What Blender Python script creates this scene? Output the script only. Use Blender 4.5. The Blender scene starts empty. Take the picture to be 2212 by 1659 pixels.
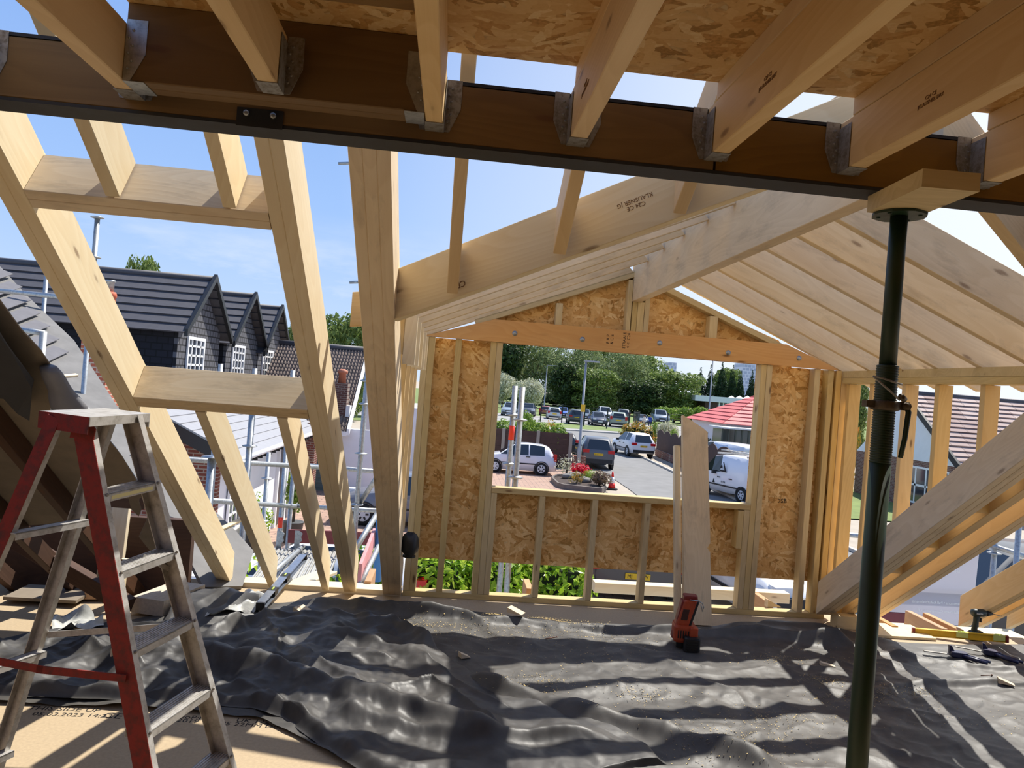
import bpy, bmesh, math, random
from math import pi, sin, cos, tan, radians, sqrt, atan2, hypot
from mathutils import Vector as V, Matrix as M, noise
rnd = random.Random(11)
SC = bpy.context.scene
COL = SC.collection
# ---------------------------------------------------------------- camera
YAW, PIT, ROL, F, H = .08048, .00396, .07893, 1633.0, 1.65
fw = V((sin(YAW) * cos(PIT), cos(YAW) * cos(PIT), sin(PIT)))
r0 = V((cos(YAW), -sin(YAW), 0)); u0 = r0.cross(fw)
RT = r0 * cos(ROL) + u0 * sin(ROL); UP = -r0 * sin(ROL) + u0 * cos(ROL)
cd = bpy.data.cameras.new('camera'); cam = bpy.data.objects.new('camera', cd); COL.objects.link(cam)
cam.matrix_world = M(((RT.x, UP.x, -fw.x, 0), (RT.y, UP.y, -fw.y, 0), (RT.z, UP.z, -fw.z, H), (0, 0, 0, 1)))
cd.sensor_width = 36; cd.lens = 36 * F / 2212; cd.clip_start = .05; cd.clip_end = 3000
SC.camera = cam
# ---------------------------------------------------------------- sky, sun, exposure
SUN = V((.45, .5, 1.0)).normalized()          # towards the sun
w = bpy.data.worlds.new('sky'); SC.world = w; w.use_nodes = True
nt = w.node_tree; nt.nodes.clear()
def N(nt, t, **k):
    n = nt.nodes.new(t)
    for a, v in k.items():
        if a in n.inputs.keys(): n.inputs[a].default_value = v
        else: setattr(n, a, v)
    return n
def ramp(nt, fac, stops, interp='LINEAR'):
    n = nt.nodes.new('ShaderNodeValToRGB'); cr = n.color_ramp; cr.interpolation = interp
    while len(cr.elements) < len(stops): cr.elements.new(.5)
    for e, (p, c) in zip(cr.elements, stops):
        e.position = p; e.color = (c, c, c, 1) if isinstance(c, (int, float)) else (*c, 1)
    nt.links.new(fac, n.inputs[0]); return n.outputs[0]
def math_(nt, op, a, b=None, c=None):
    n = nt.nodes.new('ShaderNodeMath'); n.operation = op
    for i, x in enumerate((a, b, c)):
        if x is None: continue
        if isinstance(x, (int, float)): n.inputs[i].default_value = x
        else: nt.links.new(x, n.inputs[i])
    return n.outputs[0]
def mix(nt, fac, a, b, mode='MIX'):
    n = nt.nodes.new('ShaderNodeMix'); n.data_type = 'RGBA'; n.blend_type = mode; n.clamp_factor = True
    for s, x in ((n.inputs[0], fac), (n.inputs[6], a), (n.inputs[7], b)):
        if isinstance(x, (int, float)): s.default_value = x
        elif isinstance(x, (tuple, list)): s.default_value = (*x, 1)
        else: nt.links.new(x, s)
    return n.outputs[2]
tc = N(nt, 'ShaderNodeTexCoord'); sep = N(nt, 'ShaderNodeSeparateXYZ'); nt.links.new(tc.outputs['Generated'], sep.inputs[0])
grad = ramp(nt, sep.outputs[2], [(0.0, (.62, .74, .90)), (.06, (.50, .66, .90)), (.2, (.34, .53, .90)), (.42, (.23, .40, .80)), (1, (.17, .28, .56))])
dp = N(nt, 'ShaderNodeVectorMath', operation='DOT_PRODUCT'); nt.links.new(tc.outputs['Generated'], dp.inputs[0]); dp.inputs[1].default_value = V((.72, .62, .28)).normalized()
glow = ramp(nt, dp.outputs['Value'], [(.55, 0), (.80, .45), (1, 1)])
g2 = mix(nt, glow, grad, (.88, .93, 1.0))
mp = N(nt, 'ShaderNodeMapping'); mp.inputs['Scale'].default_value = (2.2, 2.2, 9); nt.links.new(tc.outputs['Generated'], mp.inputs[0])
nz = N(nt, 'ShaderNodeTexNoise', Scale=1.6, Detail=7.0, Roughness=.62); nt.links.new(mp.outputs[0], nz.inputs[0])
cl = ramp(nt, nz.outputs[0], [(.50, 0), (.75, 1)])
band = ramp(nt, sep.outputs[2], [(.0, .8), (.10, .75), (.20, 0)])
g3 = mix(nt, math_(nt, 'MULTIPLY', cl, band), g2, (.90, .92, .95))
bgn = N(nt, 'ShaderNodeBackground', Strength=1.12); nt.links.new(g3, bgn.inputs[0])
wo = N(nt, 'ShaderNodeOutputWorld'); nt.links.new(bgn.outputs[0], wo.inputs[0])
sl = bpy.data.lights.new('sun', 'SUN'); sl.energy = 7.4; sl.angle = radians(.6); sl.color = (1.0, .955, .87)
so = bpy.data.objects.new('sun', sl); COL.objects.link(so); so.rotation_euler = SUN.to_track_quat('Z', 'Y').to_euler(); so.location = (5, 8, 12)
SC.view_settings.view_transform = 'Standard'; SC.view_settings.look = 'None'
SC.view_settings.exposure = 0.0; SC.view_settings.gamma = 1.0; SC.view_settings.use_curve_mapping = False

# ---------------------------------------------------------------- measuring the site
def ray(px, py):
    return RT * ((px - 1106) / F) - UP * ((py - 829.5) / F) + fw
def at(px, py, ax, v):
    """the point of the site that lies on the plane axis=v along one line of sight"""
    d = ray(px, py); o = V((0, 0, H)); return o + d * ((v - o[ax]) / d[ax])
GZ = -2.6                                     # street level; the attic floor is z = 0
def gp(px, py, z=GZ): return at(px, py, 2, z)
TP = .708                                     # slope of the main roof (35.3 deg)
TD = .4245                                    # slope of the dormer roof (23 deg)
def rz(y): return .03 + TP * (5.75 - y)       # underside of the main rafters

# ---------------------------------------------------------------- mesh helpers
class MB:
    """collects shapes and links them as ONE mesh object"""
    def __init__(s): s.v = []; s.f = []; s.m = []; s.mi = 0; s.sm = []; s.smooth = False
    def add(s, vs, fs):
        o = len(s.v); s.v += [tuple(x) for x in vs]
        for f in fs: s.f.append([i + o for i in f]); s.m.append(s.mi); s.sm.append(s.smooth)
        return s
    def box(s, a, b, mt=None):
        (x0, y0, z0), (x1, y1, z1) = a, b
        vs = [V((x, y, z)) for z in (z0, z1) for x, y in ((x0, y0), (x1, y0), (x1, y1), (x0, y1))]
        if mt is not None: vs = [mt @ p for p in vs]
        return s.add(vs, [(3, 2, 1, 0), (4, 5, 6, 7), (0, 1, 5, 4), (1, 2, 6, 5), (2, 3, 7, 6), (3, 0, 4, 7)])
    def loft(s, rings, caps=True, closed=True):
        n = len(rings[0]); vs = [p for r in rings for p in r]; fs = []
        for i in range(len(rings) - 1):
            for j in range(n if closed else n - 1):
                k = (j + 1) % n
                fs.append((i * n + j, i * n + k, (i + 1) * n + k, (i + 1) * n + j))
        if caps: fs.append(tuple(range(n - 1, -1, -1))); fs.append(tuple((len(rings) - 1) * n + j for j in range(n)))
        return s.add(vs, fs)
    def prism(s, prof, a, b, mt=None):
        """2-D outline in the (x, z) plane extruded along y from a to b"""
        r = [[V((x, y, z)) for x, z in prof] for y in (a, b)]
        if mt is not None: r = [[mt @ p for p in q] for q in r]
        return s.loft(r)
    def tube(s, pts, rad, n=12, caps=True):
        pts = [V(p) for p in pts]; rings = []
        rad = rad if isinstance(rad, (list, tuple)) else [rad] * len(pts)
        ref = None
        for i, p in enumerate(pts):
            t = (pts[min(i + 1, len(pts) - 1)] - pts[max(i - 1, 0)]).normalized()
            if ref is None or abs(ref.dot(t)) > .95: ref = V((0, 0, 1)) if abs(t.z) < .9 else V((1, 0, 0))
            a = t.cross(ref).normalized(); b = t.cross(a).normalized(); ref = ref
            rings.append([p + (a * cos(2 * pi * k / n) + b * sin(2 * pi * k / n)) * rad[i] for k in range(n)])
        o = s.smooth; s.smooth = True; s.loft(rings, caps); s.smooth = o
        return s
    def lathe(s, prof, n=20, c=(0, 0, 0), mt=None, caps=True):
        rings = [[V((c[0] + r * cos(2 * pi * k / n), c[1] + r * sin(2 * pi * k / n), c[2] + z)) for k in range(n)] for r, z in prof]
        if mt is not None: rings = [[mt @ p for p in q] for q in rings]
        o = s.smooth; s.smooth = True; s.loft(rings, caps); s.smooth = o
        return s
    def build(s, name, mat, parent=None, loc=None, mw=None):
        me = bpy.data.meshes.new(name); me.from_pydata(s.v, [], s.f)
        for m_ in (mat if isinstance(mat, (list, tuple)) else [mat]): me.materials.append(m_)
        me.polygons.foreach_set('material_index', s.m); me.polygons.foreach_set('use_smooth', s.sm); me.update()
        bm = bmesh.new(); bm.from_mesh(me); bmesh.ops.delete(bm, geom=[v for v in bm.verts if not v.link_faces], context='VERTS'); bmesh.ops.recalc_face_normals(bm, faces=bm.faces); bm.to_mesh(me); bm.free()
        o = bpy.data.objects.new(name, me); COL.objects.link(o)
        if mw is not None: o.matrix_world = mw
        elif loc is not None: o.location = loc
        if parent is not None:
            o.parent = parent
        return o
def tag(o, label=None, cat=None, group=None, kind=None):
    if label: o['label'] = label
    if cat: o['category'] = cat
    if group: o['group'] = group
    if kind: o['kind'] = kind
    return o
def thing(name, label, cat, loc=(0, 0, 0), rotz=0, group=None, scale=1):
    o = bpy.data.objects.new(name, None); COL.objects.link(o); o.empty_display_size = .1
    o.location = loc; o.rotation_euler = (0, 0, rotz); o.scale = (scale,) * 3
    return tag(o, label, cat, group)
def struct(name, mb, mat, parent=None):
    o = mb.build(name, mat, parent)
    if parent is None: o['kind'] = 'structure'
    return o
def frame(p0, p1, up=(0, 0, 1)):
    """matrix with X from p0 to p1 and Z as near to up as it can be"""
    p0, p1 = V(p0), V(p1); x = (p1 - p0).normalized(); z = V(up); z = (z - x * z.dot(x)).normalized(); y = z.cross(x)
    return M(((x.x, y.x, z.x, p0.x), (x.y, y.y, z.y, p0.y), (x.z, y.z, z.z, p0.z), (0, 0, 0, 1)))
def timber_mb(L, wd, dp, s0=0, s1=0, y0=None, ch=.0025, plies=1):
    """sawn timber along local x; underside at z=0, thickness wd in y, depth dp in z; s0/s1 skew the end cuts"""
    mb = MB(); y0 = -wd / 2 if y0 is None else y0; pw = wd / plies
    for k in range(plies):
        a, b = y0 + k * pw, y0 + (k + 1) * pw
        pr = [(a + ch, 0), (b - ch, 0), (b, ch), (b, dp - ch), (b - ch, dp), (a + ch, dp), (a, dp - ch), (a, ch)]
        mb.loft([[V((0 + s0 * z, y, z)) for y, z in pr], [V((L + s1 * z, y, z)) for y, z in pr]])
    return mb
def timber(name, p0, p1, wd, dp, mat, label=None, cat='timber', group=None, parent=None, up=(0, 0, 1), s0=0, s1=0, plies=1, y0=None):
    p0, p1 = V(p0), V(p1)
    o = timber_mb((p1 - p0).length, wd, dp, s0, s1, y0, plies=plies).build(name, mat)
    o.matrix_world = frame(p0, p1, up)
    if parent is not None: o.parent = parent; o.matrix_parent_inverse = parent.matrix_world.inverted() if parent.type != 'EMPTY' else M.Identity(4)
    return tag(o, label, cat if label else None, group)
def text(s, size, name, mat, mw, parent=None, depth=.0006, align='CENTER'):
    cu = bpy.data.curves.new(name, 'FONT'); cu.body = s; cu.size = size; cu.align_x = align; cu.align_y = 'CENTER'; cu.extrude = depth; cu.resolution_u = 2
    t = bpy.data.objects.new(name + '_c', cu); COL.objects.link(t)
    dg = bpy.context.evaluated_depsgraph_get(); me = bpy.data.meshes.new_from_object(t.evaluated_get(dg)); me.name = name
    bpy.data.objects.remove(t); bpy.data.curves.remove(cu)
    me.materials.clear(); me.materials.append(mat)
    o = bpy.data.objects.new(name, me); COL.objects.link(o); o.matrix_world = mw
    if parent is not None: o.parent = parent
    return o
def basis(x, y, p):
    x, y = V(x).normalized(), V(y).normalized(); z = x.cross(y)
    return M(((x.x, y.x, z.x, p[0]), (x.y, y.y, z.y, p[1]), (x.z, y.z, z.z, p[2]), (0, 0, 0, 1)))
def copy_tree(o, parent=None):
    c = o.copy(); COL.objects.link(c)
    if parent is not None: c.parent = parent
    for ch in list(o.children): copy_tree(ch, c)
    return c

# ---------------------------------------------------------------- materials
MATS = {}
def newmat(name):
    m = bpy.data.materials.new(name); m.use_nodes = True; nt = m.node_tree; nt.nodes.clear()
    b = N(nt, 'ShaderNodeBsdfPrincipled'); o = N(nt, 'ShaderNodeOutputMaterial'); nt.links.new(b.outputs[0], o.inputs[0])
    MATS[name] = m; return m, nt, b
def lin(r, g=None, b=None):
    c = (r, g, b) if g is not None else r
    return tuple(((x / 255 + .055) / 1.055) ** 2.4 if x > 10 else x / 255 / 12.92 for x in c)
def plain(name, rgb, rough=.5, metal=0, spec=.5, var=0, scale=6, bump=0, coat=0, trans=0):
    m, nt, b = newmat(name); c = lin(*rgb)
    b.inputs['Roughness'].default_value = rough; b.inputs['Metallic'].default_value = metal; b.inputs['Specular IOR Level'].default_value = spec
    if coat: b.inputs['Coat Weight'].default_value = coat
    if trans: b.inputs['Transmission Weight'].default_value = trans
    if var or bump:
        t = N(nt, 'ShaderNodeTexCoord'); n = N(nt, 'ShaderNodeTexNoise', Scale=scale, Detail=6.0, Roughness=.6); nt.links.new(t.outputs['Object'], n.inputs[0])
        f = ramp(nt, n.outputs[0], [(.3, 0), (.7, 1)])
        nt.links.new(mix(nt, f, tuple(x * (1 - var) for x in c), tuple(min(1, x * (1 + var)) for x in c)), b.inputs['Base Color'])
        if bump:
            bp = N(nt, 'ShaderNodeBump', Strength=bump, Distance=.01); nt.links.new(n.outputs[0], bp.inputs['Height']); nt.links.new(bp.outputs[0], b.inputs['Normal'])
    else: b.inputs['Base Color'].default_value = (*c, 1)
    return m
def wood(name, light, dark, knots=1.0, rough=.62, ring=.26, blot=0, knotcol=(96, 58, 30)):
    m, nt, b = newmat(name); L = nt.links
    t = N(nt, 'ShaderNodeTexCoord'); oi = N(nt, 'ShaderNodeObjectInfo')
    off = N(nt, 'ShaderNodeVectorMath', operation='SCALE'); off.inputs[0].default_value = (37, 23, 51); L.new(oi.outputs['Random'], off.inputs['Scale'])
    p = N(nt, 'ShaderNodeVectorMath', operation='ADD'); L.new(t.outputs['Object'], p.inputs[0]); L.new(off.outputs[0], p.inputs[1])
    def mapped(sc):
        q = N(nt, 'ShaderNodeVectorMath', operation='MULTIPLY'); L.new(p.outputs[0], q.inputs[0]); q.inputs[1].default_value = sc; return q.outputs[0]
    a = N(nt, 'ShaderNodeTexNoise', Scale=1.0, Detail=2.0, Roughness=.45); L.new(mapped((.55, 3.2, 3.2)), a.inputs[0])
    rings = math_(nt, 'FRACT', math_(nt, 'MULTIPLY', a.outputs[0], 26.0))
    rv = ramp(nt, rings, [(0, .15), (.55, .75), (.86, 1), (1, .15)])
    fg = N(nt, 'ShaderNodeTexNoise', Scale=1.0, Detail=3.0, Roughness=.7); L.new(mapped((5, 190, 190)), fg.inputs[0])
    big = N(nt, 'ShaderNodeTexNoise', Scale=1.0, Detail=3.0); L.new(mapped((1.6, 7, 7)), big.inputs[0])
    f = math_(nt, 'ADD', math_(nt, 'MULTIPLY', rv, ring), math_(nt, 'MULTIPLY', fg.outputs[0], .32))
    f = math_(nt, 'ADD', f, math_(nt, 'MULTIPLY', math_(nt, 'SUBTRACT', big.outputs[0], .5), .8))
    c = mix(nt, f, lin(*light), lin(*dark))
    if blot:
        bl = N(nt, 'ShaderNodeTexNoise', Scale=1.0, Detail=5.0, Roughness=.7); L.new(mapped((3, 9, 9)), bl.inputs[0])
        c = mix(nt, math_(nt, 'MULTIPLY', ramp(nt, bl.outputs[0], [(.52, 0), (.66, 1)]), blot), c, lin(118, 104, 88))
    vo = N(nt, 'ShaderNodeTexVoronoi', Scale=1.0); L.new(mapped((2.6, 9, 9)), vo.inputs[0])
    k = ramp(nt, vo.outputs['Distance'], [(.045, 1), (.08, .62), (.10, .14), (.17, 0)])
    c = mix(nt, math_(nt, 'MULTIPLY', k, knots), c, lin(*knotcol))
    hv = N(nt, 'ShaderNodeHueSaturation'); L.new(c, hv.inputs['Color']); L.new(math_(nt, 'MULTIPLY_ADD', oi.outputs['Random'], .16, .92), hv.inputs['Value'])
    L.new(math_(nt, 'MULTIPLY_ADD', math_(nt, 'FRACT', math_(nt, 'MULTIPLY', oi.outputs['Random'], 7.3)), .24, .88), hv.inputs['Saturation'])
    L.new(hv.outputs[0], b.inputs['Base Color']); b.inputs['Roughness'].default_value = rough; b.inputs['Specular IOR Level'].default_value = .3
    bp = N(nt, 'ShaderNodeBump', Strength=.16, Distance=.002); L.new(f, bp.inputs['Height']); L.new(bp.outputs[0], b.inputs['Normal'])
    return m
def osb(name, axes, tint=1.0):
    m, nt, b = newmat(name); L = nt.links
    t = N(nt, 'ShaderNodeTexCoord'); s = N(nt, 'ShaderNodeSeparateXYZ'); L.new(t.outputs['Object'], s.inputs[0])
    cm = N(nt, 'ShaderNodeCombineXYZ'); L.new(s.outputs['xyz'.index(axes[0])], cm.inputs[0]); L.new(s.outputs['xyz'.index(axes[1])], cm.inputs[1])
    wn = N(nt, 'ShaderNodeTexNoise', Scale=9.0, Detail=3.0); L.new(cm.outputs[0], wn.inputs[0])
    wp = N(nt, 'ShaderNodeVectorMath', operation='SCALE'); L.new(wn.outputs['Color'], wp.inputs[0]); wp.inputs['Scale'].default_value = .035
    ad = N(nt, 'ShaderNodeVectorMath', operation='ADD'); L.new(cm.outputs[0], ad.inputs[0]); L.new(wp.outputs[0], ad.inputs[1])
    best = None; col = None
    for k, (ang, sc) in enumerate(((.15, (9, 36, 1)), (.75, (10, 40, 1)), (-.6, (10, 42, 1)), (-.1, (7, 30, 1)), (1.45, (12, 44, 1)), (2.2, (11, 36, 1)))):
        q = N(nt, 'ShaderNodeMapping'); q.vector_type = 'TEXTURE'; q.inputs['Rotation'].default_value = (0, 0, ang); q.inputs['Location'].default_value = (k * 3.7, k * 1.9, 0)
        L.new(ad.outputs[0], q.inputs[0])
        q2 = N(nt, 'ShaderNodeVectorMath', operation='MULTIPLY'); L.new(q.outputs[0], q2.inputs[0]); q2.inputs[1].default_value = sc
        vo = N(nt, 'ShaderNodeTexVoronoi', Scale=1.0, voronoi_dimensions='2D'); L.new(q2.outputs[0], vo.inputs[0])
        sp = N(nt, 'ShaderNodeSeparateColor'); L.new(vo.outputs['Color'], sp.inputs[0])
        sd = math_(nt, 'SUBTRACT', sp.outputs[0], math_(nt, 'MULTIPLY', vo.outputs['Distance'], .55))
        if best is None: best, col = sd, sp.outputs[1]
        else:
            g = math_(nt, 'GREATER_THAN', sd, best)
            n = N(nt, 'ShaderNodeMix'); L.new(g, n.inputs[0]); L.new(col, n.inputs[2]); L.new(sp.outputs[1], n.inputs[3]); col = n.outputs[0]
            best = math_(nt, 'MAXIMUM', sd, best)
    gn = N(nt, 'ShaderNodeTexNoise', Scale=90.0, Detail=4.0); L.new(cm.outputs[0], gn.inputs[0])
    v = math_(nt, 'ADD', col, math_(nt, 'MULTIPLY', math_(nt, 'SUBTRACT', gn.outputs[0], .5), .5))
    c = ramp(nt, v, [(0, lin(164 * tint, 124 * tint, 66 * tint)), (.12, lin(198 * tint, 150 * tint, 88 * tint)), (.5, lin(216 * tint, 176 * tint, 118 * tint)), (.85, lin(226 * tint, 190 * tint, 134 * tint)), (1, lin(234 * tint, 206 * tint, 156 * tint))])
    sh = ramp(nt, best, [(.2, .74), (.42, .95), (.55, 1)])
    c = mix(nt, 1.0, c, sh, 'MULTIPLY')
    L.new(c, b.inputs['Base Color']); b.inputs['Roughness'].default_value = .55; b.inputs['Specular IOR Level'].default_value = .3
    bp = N(nt, 'ShaderNodeBump', Strength=.35, Distance=.003); L.new(best, bp.inputs['Height']); L.new(bp.outputs[0], b.inputs['Normal'])
    return m
def brick(name, c1, c2, mort, axes='xz', sc=1.0, bw=.225, bh=.075, ms=.012):
    m, nt, b = newmat(name); L = nt.links
    t = N(nt, 'ShaderNodeTexCoord'); s = N(nt, 'ShaderNodeSeparateXYZ'); L.new(t.outputs['Object'], s.inputs[0])
    cm = N(nt, 'ShaderNodeCombineXYZ'); L.new(s.outputs['xyz'.index(axes[0])], cm.inputs[0]); L.new(s.outputs['xyz'.index(axes[1])], cm.inputs[1])
    br = N(nt, 'ShaderNodeTexBrick'); L.new(cm.outputs[0], br.inputs[0]); br.inputs['Scale'].default_value = 1
    for k, v_ in (('Color1', c1), ('Color2', c2), ('Mortar', mort)): br.inputs[k].default_value = (*lin(*v_), 1)
    br.inputs['Brick Width'].default_value = bw * sc; br.inputs['Row Height'].default_value = bh * sc; br.inputs['Mortar Size'].default_value = ms * sc
    L.new(br.outputs[0], b.inputs['Base Color']); b.inputs['Roughness'].default_value = .85
    bp = N(nt, 'ShaderNodeBump', Strength=.5, Distance=.008, invert=True); L.new(br.outputs['Fac'], bp.inputs['Height']); L.new(bp.outputs[0], b.inputs['Normal'])
    return m
def metal(name, rgb, rough, wear=None, scale=30, amt=.5, met=1.0):
    m, nt, b = newmat(name); L = nt.links
    t = N(nt, 'ShaderNodeTexCoord'); n = N(nt, 'ShaderNodeTexNoise', Scale=scale, Detail=7.0, Roughness=.7); L.new(t.outputs['Object'], n.inputs[0])
    f = ramp(nt, n.outputs[0], [(.45, 0), (.66, 1)])
    c = lin(*rgb); w_ = lin(*wear) if wear else tuple(x * .6 for x in c)
    L.new(mix(nt, math_(nt, 'MULTIPLY', f, amt), c, w_), b.inputs['Base Color'])
    b.inputs['Metallic'].default_value = met; L.new(math_(nt, 'MULTIPLY_ADD', n.outputs[0], .3, rough - .1), b.inputs['Roughness'])
    return m
PINE = wood('pine', (228, 212, 178), (206, 180, 136), .65)
PINEB = wood('pine_weathered', (226, 206, 172), (198, 170, 130), .6, blot=.25)
JOIST = wood('joist_pine', (226, 198, 152), (200, 164, 114), .65)
TREAT = wood('treated_pine', (208, 186, 138), (170, 144, 96), .85)
STUDY = wood('yellow_stud_pine', (226, 196, 140), (198, 160, 102), .85)
LINT = wood('lintel_pine', (218, 174, 122), (192, 140, 90), .8)
REDW = wood('redwood_ply', (196, 150, 104), (160, 112, 70), .5)
DARKW = wood('old_dark_timber', (84, 58, 42), (48, 32, 22), .5)
PACK = wood('beam_packing_timber', (128, 96, 48), (96, 68, 30), .6)
GREYW = wood('sawn_grey_timber', (220, 196, 156), (192, 164, 124), .4, blot=.25)
OSBW = osb('osb_wall', 'xz'); OSBC = osb('osb_deck', 'xy', .96)
STEEL = metal('black_primed_steel', (32, 32, 34), .6, (50, 44, 40), 14, .6, .1)
GALV = metal('galvanised_steel', (176, 180, 182), .42, (120, 122, 124), 40, .6, .85)
GALVD = metal('galvanised_hanger', (150, 148, 144), .55, (104, 92, 76), 60, .8, .55)
ALU = metal('worn_aluminium', (188, 185, 180), .45, (120, 112, 100), 22, .6, .4)
REDP = metal('worn_red_paint', (136, 26, 14), .6, (72, 40, 32), 26, .8, .0)
GREENP = metal('dark_green_paint', (14, 42, 14), .42, (22, 34, 18), 20, .4, .0)
PROPM = metal('prop_collar_steel', (92, 80, 66), .5, (60, 48, 38), 40, .6, .6)
INK = plain('black_ink', (34, 30, 28), .8)
STAMP = plain('faded_stamp_ink', (122, 88, 54), .8)
BLACKP = plain('black_plastic', (22, 22, 24), .5, bump=.1, scale=60)
WHITE = plain('white_paint', (236, 236, 234), .5)
# ================================================================ the setting
struct('floor', MB().box((-3.2, -2.9, -.022), (3.25, 5.94, 0)).box((3.251, -2.9, -.022), (5.2, 5.60, 0)), None and 0 or plain('chipboard', (172, 152, 122), .8, var=.1, scale=70, bump=.05))
FLOOR = bpy.data.objects['floor']
struct('wall_back', MB().box((-3.2, -2.9, 0), (5.2, -2.8, 2.56)), plain('bare_plaster', (150, 132, 112), .9))  # unseen rear of the room, closed in to cut fill light from behind
PLA = MATS['bare_plaster']
struct('wall_left_rear', MB().box((-3.3, -2.9, 0), (-3.2, 1.9, 2.56)), PLA); struct('wall_right_rear', MB().box((5.2, -2.9, 0), (5.3, 1.9, 2.56)), PLA)  # unseen side panels, added to keep daylight off the joist faces
deck = MB().box((-3.2, -2.9, 2.56), (5.2, -1.5, 2.6)).box((-.08, -1.5, 2.517), (4.3, 2.0, 2.535)).box((-.86, -1.5, 2.517), (-.081, 1.965, 2.535))
struct('ceiling', deck, OSBC)
# ---- gable wall at the far side
wf = MB()
ob = [(-.24, .275, .375, 1.985), (.375, .275, 2.43, .86), (2.43, .275, 3.15, 1.985)]
for x0, z0, x1, z1 in ob: wf.box((x0, 5.896, z0), (x1, 5.907, z1))
wf.prism([(.15, 1.985), (2.72, 1.985), (2.6, 2.19), (1.372, 2.62), (.28, 2.19)], 5.8965, 5.9075)
WF = struct('wall_far', wf, OSBW)
def stud(x0, x1, z0, z1, y0=5.8, y1=5.895, mat=TREAT, par=WF, nm='stud'):
    return timber(nm, (( x0 + x1) / 2, (y0 + y1) / 2, z0), ((x0 + x1) / 2, (y0 + y1) / 2, z1), x1 - x0, y1 - y0, mat, parent=par, up=(0, 1, 0)) if False else _stud(x0, x1, z0, z1, y0, y1, mat, par, nm)
def _stud(x0, x1, z0, z1, y0, y1, mat, par, nm):
    o = timber_mb(z1 - z0, x1 - x0, y1 - y0).build(nm, mat)
    o.matrix_world = frame(((x0 + x1) / 2, y0, z0), ((x0 + x1) / 2, y0, z1), (0, 1, 0)); o.parent = par
    return o
for x0, x1 in ((-.24, -.193), (-.192, -.145), (.012, .06), (.283, .328), (.329, .375), (2.43, 2.475), (2.477, 2.522), (2.872, 2.918), (2.985, 3.03), (3.05, 3.095), (3.098, 3.152)):
    stud(x0, x1, .045, 1.984, mat=STUDY if x0 > 3 else TREAT)
for x0 in (.376, .752, 1.167, 1.586, 1.99, 2.383):
    stud(x0, x0 + .045, .045, .826)
for x0, z0, z1 in ((.376, .62, .82), (2.335, .52, .82)): stud(x0, x0 + .046, z0, z1, 5.79 if x0 < 1 else 5.8, nm='packer') if x0 > 1 else None
for x0, x1, z1 in ((.765, .815, 2.325), (1.318, 1.353, 2.555), (1.36, 1.40, 2.388), (1.402, 1.455, 2.388), (1.458, 1.497, 2.545), (1.985, 2.05, 2.33)):
    stud(x0, x1, 2.157, z1, nm='gable_stud')
timber('bottom_plate', (-.24, 5.8475, 0), (3.1, 5.8475, 0), .095, .043, TREAT, parent=WF)
timber('window_sill_rail', (.376, 5.8475, .827), (2.429, 5.8475, .827), .1, .045, TREAT, parent=WF)
lb = MB()
lb.prism([(-.25, 1.986), (3.065, 1.986), (3.0, 2.015), (2.615, 2.157), (.295, 2.157), (-.19, 2.0)], 5.785, 5.832)
LB = lb.build('lintel', LINT, WF)
bolt = MB()
for px, py in ((1112, 720), (1258, 733), (1425, 741), (1573, 762), (1726, 774)):
    p = at(px, py, 1, 5.785)
    b = MB().lathe([(.020, 0), (.020, .003), (.011, .004), (.011, .012), (.004, .013)], 16, mt=M.Translation(p) @ M.Rotation(pi / 2, 4, 'X')); b.build('coach_bolt', GALV, LB)
for a, b_ in (((.16, 2.105), (1.372, 2.585)), ((1.372, 2.585), (2.66, 2.085))):
    timber('gable_plate', (a[0], 5.8475, a[1]), (b_[0], 5.8475, b_[1]), .095, .045, TREAT, parent=WF)
for s, x, y, z in (('E A P\n& C E', 1.2, 5.7845, 2.08), ('STRAALE\n< <  C24', 1.33, 5.7845, 2.08)):
    text(s, .032, 'printed_stamp', INK, basis((0, 0, 1), (-1, 0, 0), (x, y, z)), LB)
text('OSB', .05, 'printed_stamp', INK, basis((1, 0, .1), (0, 0, 1), (2.72, 5.8952, .905)), WF)
# ---- left cheek
WL = struct('wall_left', MB().box((-.33, 3.6, 1.965), (-.245, 5.79, 1.984)), TREAT)
for y in (3.70, 4.10, 4.53, 4.97, 5.38):
    zb = rz(y) + .285
    o = timber_mb(1.965 - zb, .045, .085, s0=0).build('stud', STUDY); o.matrix_world = frame((-.33, y + .0225, zb), (-.33, y + .0225, 1.965), (1, 0, 0)); o.parent = WL
    o = timber_mb(.24, .045, .06).build('cleat', PINE); o.matrix_world = frame((-.244, y + .0225, 1.72), (-.244, y + .0225, 1.96), (1, 0, 0)); o.parent = WL
# ---- right cheek
WR = struct('wall_right', MB().box((3.10, 2.75, 1.93), (3.2, 5.79, 1.984)), TREAT)
timber('plate', (3.15, 2.75, 1.884), (3.15, 5.79, 1.884), .1, .045, TREAT, parent=WR)
for y0, y1 in ((5.72, 5.767), (5.39, 5.44), (4.98, 5.03), (4.62, 4.67), (4.2, 4.25), (3.8, 3.85)):
    yc = (y0 + y1) / 2; zb = rz(yc) + .285 if yc > 9 else rz(yc) + .02
    o = timber_mb(1.882 - zb, .046, .095).build('stud', STUDY); o.matrix_world = frame((3.123, yc, zb), (3.123, yc, 1.882), (1, 0, 0)); o.parent = WR

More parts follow.
